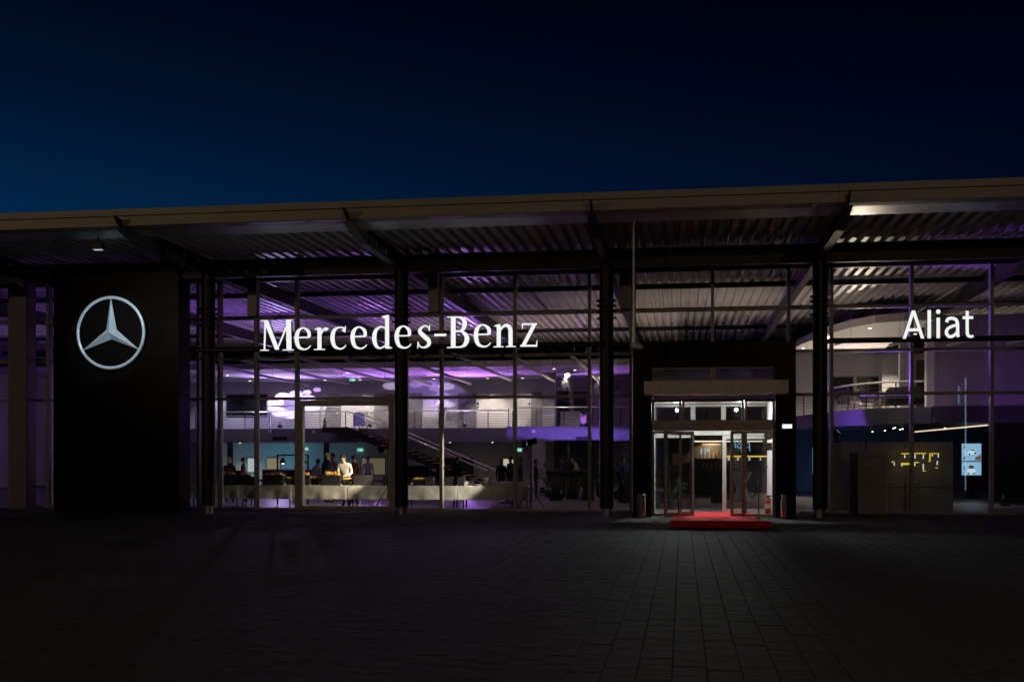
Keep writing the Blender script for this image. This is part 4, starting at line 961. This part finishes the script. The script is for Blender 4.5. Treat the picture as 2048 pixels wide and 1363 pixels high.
# downlights on upper ceilings with their light
def downlight(X, Y, z, power, col, deg, lab, grp, tgt=None):
    o = thing('downlight', lab, 'lamp', (X, Y, z), group=grp)
    part('trim', MB().lathe((0, 0, -.012), [(.09, 0), (.1, .01)], 16), STEEL, o, local=True); part('lens', MB().lathe((0, 0, -.02), [(.075, 0), (.075, .006)], 16), LAMPW, o, local=True)
    if power:
        l = spot('downlight_beam', (0, 0, -.04), (0, (.0 if tgt is None else tgt), -1), power * K_DOWN, col, deg, .6, .04); l.parent = o
WARM = (1.0, .86, .72)
for p, pw, c_ in ((420, 62, (.68, .62, 1)), (500, 62, (.68, .62, 1)), (580, 40, (.68, .62, 1)), (650, 110, WARM), (720, 150, WARM), (800, 60, WARM), (868, 36, WARM), (975, 125, WARM), (1045, 70, WARM), (1130, 45, WARM), (1200, 45, WARM)):
    downlight(wx(p, 31.6), 31.6, 6.45, pw, c_, 95, 'small round downlight in the white mezzanine ceiling', 'mezzanine downlights', .25)
for p, y in ((455, 27), (695, 26), (880, 28), (1030, 27), (1108, 25), (1150, 26)):
    downlight(wx(p, y), y, 6.45, 30, WARM, 120, 'small round downlight in the white mezzanine ceiling', 'mezzanine downlights')
for p, y in ((1740, 10.6), (1607, 18.5), (1785, 19.6), (1700, 15), (1830, 13), (1650, 19)):
    downlight(wx(p, y), y, 6.75, 130, (1, .82, .64), 110, 'small round downlight in the curved gallery ceiling', 'gallery downlights', .15 if y > 20 else None)
for p, y, pw in ((420, 31.5, 10), (480, 31.5, 18), (740, 31, 4), (985, 31, 5), (900, 31, 4)):
    downlight(wx(p, y), y, ZMB, pw, (1, .85, .6), 120, 'dim downlight under the mezzanine slab', 'under slab downlights')
# violet and blue event uplights, plus added ones brightening roof and ceilings
VIO = (.36, .13, 1.0); MAG = (.55, .2, 1.0)
def uplight(p, Y, tgt, power, col, deg, label, grp='violet event uplights', z=0.0):
    o = thing('uplight_can', label, 'spotlight', (wx(p, Y), Y, z), group=grp)
    d = (Vector(tgt) - Vector((wx(p, Y), Y, z + .25))).normalized()
    part('base', B(-.14, .14, -.1, .1, 0, .05), BLACKM, o, local=True); part('yoke', MB().path([(-.15, 0, .05), (-.15, 0, .25), (-.13, 0, .25)], .012).path([(.15, 0, .05), (.15, 0, .25), (.13, 0, .25)], .012), BLACKM, o, local=True)
    part('head', MB().tube(Vector((0, 0, .25)) - d*.13, Vector((0, 0, .25)) + d*.1, .11, 14), BLACKM, o, True, True)
    part('lens', MB().tube(Vector((0, 0, .25)) + d*.101, Vector((0, 0, .25)) + d*.105, .09, 14), LAMPP, o, True, True)
    return spot('violet_beam', Vector((wx(p, Y), Y, z + .25)) + d*.13, tgt, power * K_UP, col, deg, .8, .06, o)
ul = 'black event uplight throwing violet light up at the roof'
def up_at(p, Y, dx=0, dy=0): return (wx(p, Y) + dx, Y + dy, ZD)
for p, Y, pw, c_ in ((520, 13, 190, VIO), (400, 9, 240, VIO), (700, 11, 130, VIO), (860, 13, 90, MAG), (1010, 15, 60, MAG)):
    uplight(p, Y, up_at(p, Y, 0, -1), pw, c_, 100, ul)
for p, Y, pw in ((560, 15, 90), (900, 15, 110), (1085, 14.5, 125), (1240, 14, 150), (1330, 8, 140), (1560, 9, 150), (1800, 7, 40)):  # warm uplights added to brighten the roof deck
    uplight(p, Y, up_at(p, Y, 0, 1.5), pw, (1, .78, .62), 100, 'added black uplight brightening the roof with warm light', 'added warm uplights')
uplight(60, 9, (wx(30, 14), 14, 5.5), 150, VIO, 110, 'black event uplight in the bay left of the black tower', None)
uplight(1672, YP + .025, (wx(1900, 0.1), -0.1, 6.0), 420, VIO, 60, 'black event uplight clipped on top of the board screens', None, 2.155)
uplight(1890, 4.5, (wx(1990, 9), 9.0, 4.0), 45, MAG, 60, 'black event uplight aimed at the violet grey upper wall', None)
uplight(2010, 6.5, (wx(2030, 9), 9.0, 3.9), 40, VIO, 40, 'black event uplight standing close below the violet grey upper wall', None)
uplight(1130, 21.3, (wx(1140, YM2), YM2, 3.0), 850, (.34, .14, 1), 100, 'black event uplight aimed at the forward mezzanine slab', None).scale = (1, .07, 1)
uplight(1640, 7, (wx(1700, 12), 12, 3.3), 900, (.36, .12, 1), 22, 'black event uplight aimed at the curved gallery edge', None)
uplight(930, 30.2, (wx(930, 27), 27, 6.45), 420, MAG, 130, 'added black uplight on the mezzanine floor behind the cable railing', None, ZM)  # this and the next three are added to brighten the mezzanine ceiling
uplight(560, 30.2, (wx(560, 27), 27, 6.45), 330, (.6, .42, 1), 130, 'added black uplight on the left mezzanine floor', None, ZM)
uplight(740, 30.2, (wx(740, 27), 27, 6.45), 260, MAG, 130, 'added black uplight on the mezzanine floor behind the stair head', None, ZM)
uplight(1160, 29.8, (wx(1150, 26), 26, 6.45), 170, MAG, 130, 'added black uplight on the mezzanine floor beside the white cabinet', None, ZM)
uplight(1720, 19.5, (wx(1720, 15), 15, 6.75), 190, (1, .8, .6), 150, 'small added uplight on the gallery floor by the dark windows', None, ZG)  # added to brighten the gallery ceiling
uplight(530, 29.5, (wx(540, YB), YB, 1.8), 30, (.2, .65, 1.0), 120, 'black event uplight washing the rear wall cyan', None)
uplight(640, 30.0, (wx(640, YB), YB, 1.8), 10, (.3, .7, .9), 120, 'black event uplight washing the wall by the exit sign', None)
uplight(1700, 17, (wx(1700, 22), 22, 2.2), 14, (.15, .5, 1.0), 130, 'black event uplight washing the wall under the gallery blue', None)
uplight(1640, 14, (wx(1640, 20), 20, 2.9), 25, (.2, .3, 1.0), 120, 'black event uplight beneath the gallery by the last column', None)
# gobo clusters: pattern projectors made of several narrow beams
def projector(p, Y, h, spots_, label):
    X = wx(p, Y); o = thing('pattern_projector', label, 'projector', (X, Y, 0))
    part('stand', MB().tube((0, 0, .02), (0, 0, h - .15), .03, 8).lathe((0, 0, 0), [(.3, 0), (.3, .02)], 20), BLACKM, o, local=True)
    part('head', MB().ball((0, 0, h), .17, 14, 8), BLACKM, o, True, True); part('lens', MB().tube((0, .15, h + .05), (0, .18, h + .06), .08, 14), LAMPP, o, local=True)
    for (tp, tq, dg, pw, c) in spots_:
        spot('pattern_beam', (X, Y + .2, h + .06), W(tp, tq, YB - .02), pw * K_GOBO, c, dg * (2.0 if dg < 3 else 1), .35, .01, o).scale = (1, .5, 1)
WV = (.78, .6, 1.0); PV = (.55, .3, 1.0)
cl1 = [(550, 806, 2.2, 2600, WV), (566, 793, 2.0, 2600, WV), (560, 824, 2.2, 2400, WV), (580, 830, 1.8, 2200, WV), (616, 797, 1.9, 2400, WV), (622, 814, 2.2, 2400, WV), (592, 788, 1.8, 2000, WV), (600, 830, 1.7, 1800, PV), (634, 779, 1.0, 1600, PV), (614, 784, 1.1, 1900, WV), (540, 815, 1.7, 1900, WV), (585, 805, 9, 900, (.5, .3, 1))]
projector(420, 17, 2.8, cl1, 'black pattern projector throwing white violet blobs at the left mezzanine wall')
cl2 = [(832, 768, 1.0, 1300, PV), (858, 766, 1.0, 1200, PV), (783, 772, 1.1, 1900, WV), (876, 776, 1.2, 1300, PV), (893, 772, 1.2, 1400, WV), (868, 806, 1.3, 1500, PV), (889, 808, 1.3, 1700, WV), (862, 822, 1.7, 1900, WV), (885, 790, 1.1, 1400, PV), (875, 790, 9, 700, (.5, .3, 1))]
projector(1212, 12, 2.9, cl2, 'black pattern projector throwing violet petals at the middle mezzanine wall')

# ================================================================== gallery furniture
def lounge_chair(px, Y, rz, label):
    o = thing('lounge_chair', label, 'chair', (wx(px, Y), Y, ZG), rz, 'lounge chairs on the gallery')
    sh = MB(); n, m_ = 16, 7; vs = []
    for j in range(m_):
        v = j/(m_-1)
        for i in range(n + 1):
            t = math.pi*(-.15 + 1.3*i/n); r = .22 + .16*v
            hgt = .42 + .42*v*(0.45 + .55*max(0, math.sin(t)))
            vs.append((r*math.cos(t), r*math.sin(t)*.95, hgt))
    k = n + 1
    sh.add(vs, [(j*k+i, j*k+i+1, (j+1)*k+i+1, (j+1)*k+i) for j in range(m_-1) for i in range(n)])
    sh.add([(x_*.97, y_*.97, z_) for x_, y_, z_ in vs], [(j*k+i, (j+1)*k+i, (j+1)*k+i+1, j*k+i+1) for j in range(m_-1) for i in range(n)])
    part('shell', sh, GFAB, o, True, True); part('seat', MB().lathe((0, -.03, .4), [(.2, 0), (.3, .02), (.3, .07), (.25, .09)], 20), GFAB, o, True, True)
    for sx in (-1, 1):
        for sy in (-1, 1): part('leg', MB().tube((sx*.16, sy*.16, .41), (sx*.27, sy*.27, 0), .022, 8, .012), WOOD, o, False, True)
lounge_chair(1688, 15.5, R(200), 'grey shell lounge chair behind the curved rail near the column')
lounge_chair(1737, 14.0, R(160), 'grey shell lounge chair with seat pad in the middle of the gallery')
lounge_chair(1775, 13.6, R(30), 'grey shell lounge chair next to the dark gallery sofa')
sf = thing('sofa', 'dark curved back sofa behind the gallery rail', 'sofa', (wx(1815, 12.5), 12.5, ZG))
part('seat', B(-.85, .85, -.35, .35, .2, .44), FABRIC, sf, local=True); part('backrest', MB().prism([(-.9, .445), (.9, .445), (.9, .8), (.75, .9), (-.75, .9), (-.9, .8)], 'y', -.45, -.25), FABRIC, sf, local=True)
part('armrest', B(-.95, -.86, -.4, .35, .2, .65), FABRIC, sf, local=True); part('armrest', B(.86, .95, -.4, .35, .2, .65), FABRIC, sf, local=True)
for sx in (-.8, .8):
    for sy in (-.3, .3): part('leg', MB().tube((sx, sy, 0), (sx, sy, .2), .025, 6), WOOD, sf, local=True)
ct = thing('coffee_table', 'small round pale table between the gallery chairs', 'table', (wx(1712, 15.3), 15.3, ZG)); part('top', MB().lathe((0, 0, .45), [(.3, 0), (.3, .03)], 20), WOOD, ct, True, True)
for k in range(3): part('leg', MB().tube((.1*math.cos(k*2.1), .1*math.sin(k*2.1), .45), (.25*math.cos(k*2.1), .25*math.sin(k*2.1), 0), .018, 6), WOOD, ct, False, True)
# mezzanine furniture seen at right
cab = thing('white_cabinet', 'low white cabinet behind the forward mezzanine railing', 'cabinet', (wx(1140, 29), 29, ZM)); part('body', B(-.55, .55, 0, .5, .05, .9), WALL, cab, local=True); part('plinth', B(-.5, .5, .05, .45, 0, .048), BLACKM, cab, local=True)
part('door', B(-.53, -.005, -.02, -.002, .08, .87), WALL, cab, local=True); part('door', B(.005, .53, -.02, -.002, .08, .87), WALL, cab, local=True)
# plants
def plant(px, Y, h, label, z=0, grp=None):
    o = thing('potted_plant', label, 'plant', (wx(px, Y), Y, z), group=grp); r = random.Random(int(px))
    part('pot', MB().lathe((0, 0, 0), [(.14, 0), (.19, .35), (.17, .35)], 16), POT, o, True, True); part('soil', MB().lathe((0, 0, .3), [(.16, 0), (.165, .03)], 16), JOINT, o, False, True)
    lv = MB(); st = MB()
    for k in range(34):
        a = r.uniform(0, 6.28); e = r.uniform(.3, 1.1); L = r.uniform(.3, .6)*h; b = Vector((0, 0, .33 + r.random()*h*.35)); d = Vector((math.cos(a)*math.cos(e), math.sin(a)*math.cos(e), math.sin(e))); s_ = d.cross(Vector((0, 0, 1))).normalized()*.05
        q = b + d*L; t2_ = b + d*(L + .3) + Vector((0, 0, -.12)); st.tube(b, q, .006, 4); mid = q.lerp(t2_, .45) + Vector((0, 0, .04))
        lv.add([q, mid + s_, t2_, mid - s_], [(0, 1, 2, 3)])
    part('foliage', lv, LEAF, o, False, True); part('stem', st, LEAF, o, False, True)
plant(1096, 12, 1.3, 'leafy potted plant beside the dim glass office')
plant(1236, 10, 1.0, 'leafy potted plant between column and porch')
plant(1345, 1.2, 1.0, 'leafy potted plant behind the open glass entrance door')
plant(1180, 13, 1.2, 'leafy potted plant at the far side of the dim office')
# piano-like cabinet near the stairs
cb_ = thing('service_cabinet', 'tall dark equipment cabinet with pale panel near the stairs', 'cabinet', (wx(834, 10), 10, 0)); part('body', B(-.5, .5, 0, .6, .05, 1.35), BLACKM, cb_, local=True); part('panel', B(-.42, .3, -.02, -.002, .5, .85), SLAB, cb_, local=True); part('feet', B(-.45, .45, .05, .55, 0, .048), DARKST, cb_, local=True)
wc = thing('service_counter', 'pale desk counter in front of the cyan lit rear wall', 'counter', (wx(580, 24), 24, 0)); part('front', B(-1.6, 1.6, 0, .5, 0, 1.0), SLAB, wc, local=True); part('top', B(-1.65, 1.65, -.05, .55, 1.003, 1.05), WALL, wc, local=True)

# ================================================================== people
SKIN = mat('skin', (.46, .27, .19), .55, var=.08); HAIRD = mat('dark_hair', (.02, .014, .01), .6); HAIRG = mat('grey_hair', (.3, .28, .26), .7)
SHOE = mat('black_shoe', (.01, .01, .01), .4); EYE = mat('eye_dark', (.02, .015, .012), .3)
def cloth_m(n, c): return mat('cloth_' + n, c, .85, bump=.25, scale=8)
CM = {'white': cloth_m('white', (.7, .67, .62)), 'black': cloth_m('black', (.012, .012, .014)), 'navy': cloth_m('navy', (.02, .025, .05)), 'grey': cloth_m('grey', (.1, .1, .11)), 'pink': cloth_m('pink', (.5, .25, .3)), 'blue': cloth_m('blue', (.05, .09, .2)), 'wine': cloth_m('wine', (.12, .02, .03))}
def person(label, px, Y, rz, top, pants, lean=0, pose='stand', hair=HAIRD, s=1.0, z=0):
    o = thing('person', label, 'person', (wx(px, Y), Y, z), rz); o.scale = (s, s, s)
    rot = Matrix.Rotation(lean, 3, 'X'); piv = Vector((0, 0, .95))
    def U(v): return piv + rot @ (Vector(v) - piv)
    V = []; E = []; Rr = []; reg = []
    def v(p, r): V.append(Vector(p)); Rr.append(r); return len(V) - 1
    def e(a, b, g): E.append((a, b)); reg.append(g)
    pel = v((0, 0, .95), (.155, .11)); bel = v(U((0, 0, 1.12)), (.145, .105)); che = v(U((0, .01, 1.32)), (.17, .12)); nb_ = v(U((0, .01, 1.45)), (.085, .07)); nk = v(U((0, 0, 1.52)), (.055, .055))
    tilt = Matrix.Rotation(lean*.5, 3, 'X'); hb_ = V[nk]
    def Hd(q): return hb_ + tilt @ rot @ Vector(q)
    h1 = v(Hd((0, -.025, .07)), (.066, .078)); h2 = v(Hd((0, -.012, .15)), (.076, .092)); h3 = v(Hd((0, -.005, .215)), (.055, .065))
    e(pel, bel, 1); e(bel, che, 1); e(che, nb_, 1); e(nb_, nk, 0); e(nk, h1, 0); e(h1, h2, 0); e(h2, h3, 0)
    hands = []
    for sx in (-1, 1):
        hp = v((sx*.095, 0, .86), (.092, .092)); kn = v((sx*.11, -.015, .48), (.062, .062)); an = v((sx*.115, .015, .09), (.042, .045)); to = v((sx*.13, -.15, .035), (.04, .03))
        e(pel, hp, 2); e(hp, kn, 2); e(kn, an, 2); e(an, to, 3)
        sh = v(U((sx*.185, .01, 1.405)), (.065, .065))
        if pose == 'reach': el, wr = U((sx*.25, -.1, 1.14)), Vector((sx*.14, -.42 - .05*sx, 1.0))
        elif pose == 'hold' and sx > 0: el, wr = U((sx*.24, -.02, 1.13)), U((sx*.16, -.26, 1.22))
        else: el, wr = U((sx*.24, .03, 1.13)), U((sx*.25, -.05, .88))
        ei = v(el, (.046, .046)); wi = v(wr, (.03, .03)); dh = (Vector(wr) - Vector(el)).normalized(); pi_ = v(Vector(wr) + dh*.08, (.038, .022))
        e(che, sh, 1); e(sh, ei, 1); e(ei, wi, 1); e(wi, pi_, 0); hands.append((V[pi_], dh, sx))
    me = bpy.data.meshes.new('body'); me.from_pydata(V, E, [])
    ob = bpy.data.objects.new('tmp', me); C.objects.link(ob)
    ob.modifiers.new('skin', 'SKIN').use_smooth_shade = True
    for i, r in enumerate(Rr): me.skin_vertices[0].data[i].radius = r
    me.skin_vertices[0].data[0].use_root = True
    sb_ = ob.modifiers.new('sub', 'SUBSURF'); sb_.levels = 1; sb_.render_levels = 1
    bm_ = bpy.data.meshes.new_from_object(ob.evaluated_get(bpy.context.evaluated_depsgraph_get())); bpy.data.objects.remove(ob)
    bm_.materials.clear()
    for m in (SKIN, CM[top], CM[pants], SHOE, EYE): bm_.materials.append(m)
    bmm = bmesh.new(); bmm.from_mesh(bm_)
    for f in bmm.faces:
        c = f.calc_center_median(); best = 9; bi = 0
        for (a, b), g in zip(E, reg):
            A, Bv = V[a], V[b]; t_q = max(0, min(1, (c - A).dot(Bv - A)/max(1e-6, (Bv - A).length_squared))); d = (c - A.lerp(Bv, t_q)).length - .5*Rr[a][0]
            if d < best: best = d; bi = g
        f.material_index = bi; f.smooth = True
    def app(mbx, mi):
        vs_ = [bmm.verts.new(q) for q in mbx.v]
        for f in mbx.f:
            try: nf = bmm.faces.new([vs_[i] for i in f]); nf.material_index = mi; nf.smooth = True
            except ValueError: pass
    for (c, d, sx) in hands:
        side = d.cross(Vector((0, 1, 0))).normalized() if abs(d.y) < .8 else Vector((1, 0, 0)); nrm = side.cross(d)
        for k, L in enumerate((.065, .075, .07, .055)):
            b0 = c + side*(-.03 + .02*k); mid = b0 + d*L*.55 + nrm*.006; app(MB().tube(b0, mid, .0095, 6, .0085).tube(mid, mid + d*L*.5 + nrm*-.02, .0085, 6, .006), 0)
        b0 = c - d*.04 + side*(.035*-sx); app(MB().tube(b0, b0 + d*.04 + side*(-.025*sx), .011, 6, .009).tube(b0 + d*.04 + side*(-.025*sx), b0 + d*.075 + side*(-.028*sx), .009, 6, .007), 0)
    face = tilt @ rot
    def loc_(q): return Hd(q)
    nose = MB().ball(loc_((0, -.125, .115)), .016, 6, 4, (.8, 1.2, 1.3)); app(nose, 0)
    for sx in (-1, 1):
        app(MB().ball(loc_((sx*.031, -.098, .142)), .01, 6, 4), 4); app(MB().ball(loc_((sx*.084, -.005, .12)), .024, 6, 4, (.4, .8, 1.2)), 0)
    app(MB().ball(loc_((0, -.108, .075)), .022, 6, 4, (1.1, .3, .25)), 4)
    bmm.to_mesh(bm_); bmm.free()
    b = bpy.data.objects.new('body', bm_); C.objects.link(b); b.parent = o
    hm = MB(); hm.ball((0, 0, 0), 1, 14, 9)
    vs_ = []
    for x_, y_, z_ in hm.v:
        q = Vector((x_*.092, y_*.108, z_*.112)); 
        if q.y < -.04 and q.z < .045: q.z = .045; q.y = max(q.y, -.085)
        if q.z < -.06: q.z = -.06
        vs_.append(Hd((q.x, q.y + .006, q.z + .155)))
    hm.v = [tuple(q) for q in vs_]; part('hair', hm, hair, o, True, True)
    return o
person('man in a white shirt bending over the buffet to arrange food', 694, 2.45, R(-8), 'white', 'black', R(24), 'reach', s=1.05)
person('man in a dark suit standing behind the buffet next to the bending server', 655, 4.6, R(150), 'navy', 'black', s=1.05, hair=HAIRG)
person('person in a pink top behind the dark suited man', 665, 6.0, R(-20), 'pink', 'grey', s=1.04)
person('person in a wine coloured top behind the bending server', 708, 4.3, R(160), 'wine', 'black', s=1.0)
person('young server in a white shirt stooping by the heat lamp frame', 629, 7.5, R(70), 'white', 'black', R(14), 'reach', s=.93)
person('grey haired man in a black jacket at the buffet by the first column', 459, 4.8, R(190), 'black', 'black', s=.96, hair=HAIRG)
person('short haired guest in a grey jacket beside the grey haired man', 487, 6.0, R(120), 'grey', 'black', s=.95)
person('man in a white shirt standing far back under the staircase', 736, 16, R(10), 'white', 'black', s=.98)
person('dark dressed man standing by the foot of the stairs', 915, 9, R(150), 'black', 'black', s=.97)
person('woman in black in front of the bright doorway', 1003, 12, R(30), 'black', 'black', s=.92)
person('man in a dark suit in front of the bright doorway', 1021, 12.5, R(-40), 'black', 'black', s=.98)
person('man in a dark coat right of the bright doorway', 1041, 12.2, R(-90), 'grey', 'black', s=.95)
person('guest half hidden behind the barn door floodlight', 1072, 10, R(100), 'black', 'black', s=.9)
person('man in a dark jacket and white shirt at a black party table by the office', 1126, 10.5, R(-70), 'navy', 'black', pose='hold', s=.96)
person('person in a pale top leaning over a table in the dim office', 1158, 15.5, R(-80), 'white', 'grey', R(20), 'reach', s=.98)
person('guest in wine red standing beside the third column', 1196, 12, R(80), 'wine', 'black', s=.95)
person('man in a blue suit standing between the third column and the porch', 1247, 6.3, R(70), 'blue', 'navy', pose='hold', s=.97)

# ================================================================== street behind the camera (seen mirrored in the glass)
def street_lamp(X, Y, h, power, label):
    o = thing('street_lamp', label, 'street lamp', (X, Y, 0))
    part('pole', MB().tube((0, 0, 0), (0, 0, h), .1, 10, .06), FRAME, o, True, True); part('arm', MB().tube((0, 0, h), (0, 1.2, h + .15), .05, 8), FRAME, o, True, True)
    hd = part('head', B(-.16, .16, 1.1, 1.8, h + .1, h + .22), FRAME, o, local=True); part('lamp', B(-.13, .13, 1.15, 1.75, h + .06, h + .095), SODIUM, o, local=True)
    l = point('street_light', (0, 1.45, h - .05), power * 2.0, (1, .72, .46), .2); l.parent = o
street_lamp(wx(500, 28.6), -29.8, 8.9, 500, 'sodium street lamp on the left of the forecourt')
street_lamp(-9.6, -61, 8.7, 700, 'sodium street lamp far behind the forecourt')
street_lamp(8.6, -36.4, 8.9, 420, 'sodium street lamp on the right of the forecourt')
PX, PYY = 13.4, -22.0
py_ = thing('brand_pylon', 'tall slim pylon edged with blue light and topped by a star', 'pylon', (PX, PYY, 0))
part('blade', MB().prism([(-.12, 0), (.12, 0), (.07, 5.6), (-.07, 5.6)], 'y', -.5, .5), DARKST, py_, local=True)
for yy in (-.52, .52): part('light_edge', B(-.03, .03, yy - .02, yy + .02, .1, 5.5), BLUELED, py_, local=True)
star(py_, (-.16, 0, 4.7), .45, .06, mat('pylon_star', (.5, .55, .6), .3, .5, emit=(.35, .6, .95), es=2.5), .04, R(-75), local=True)
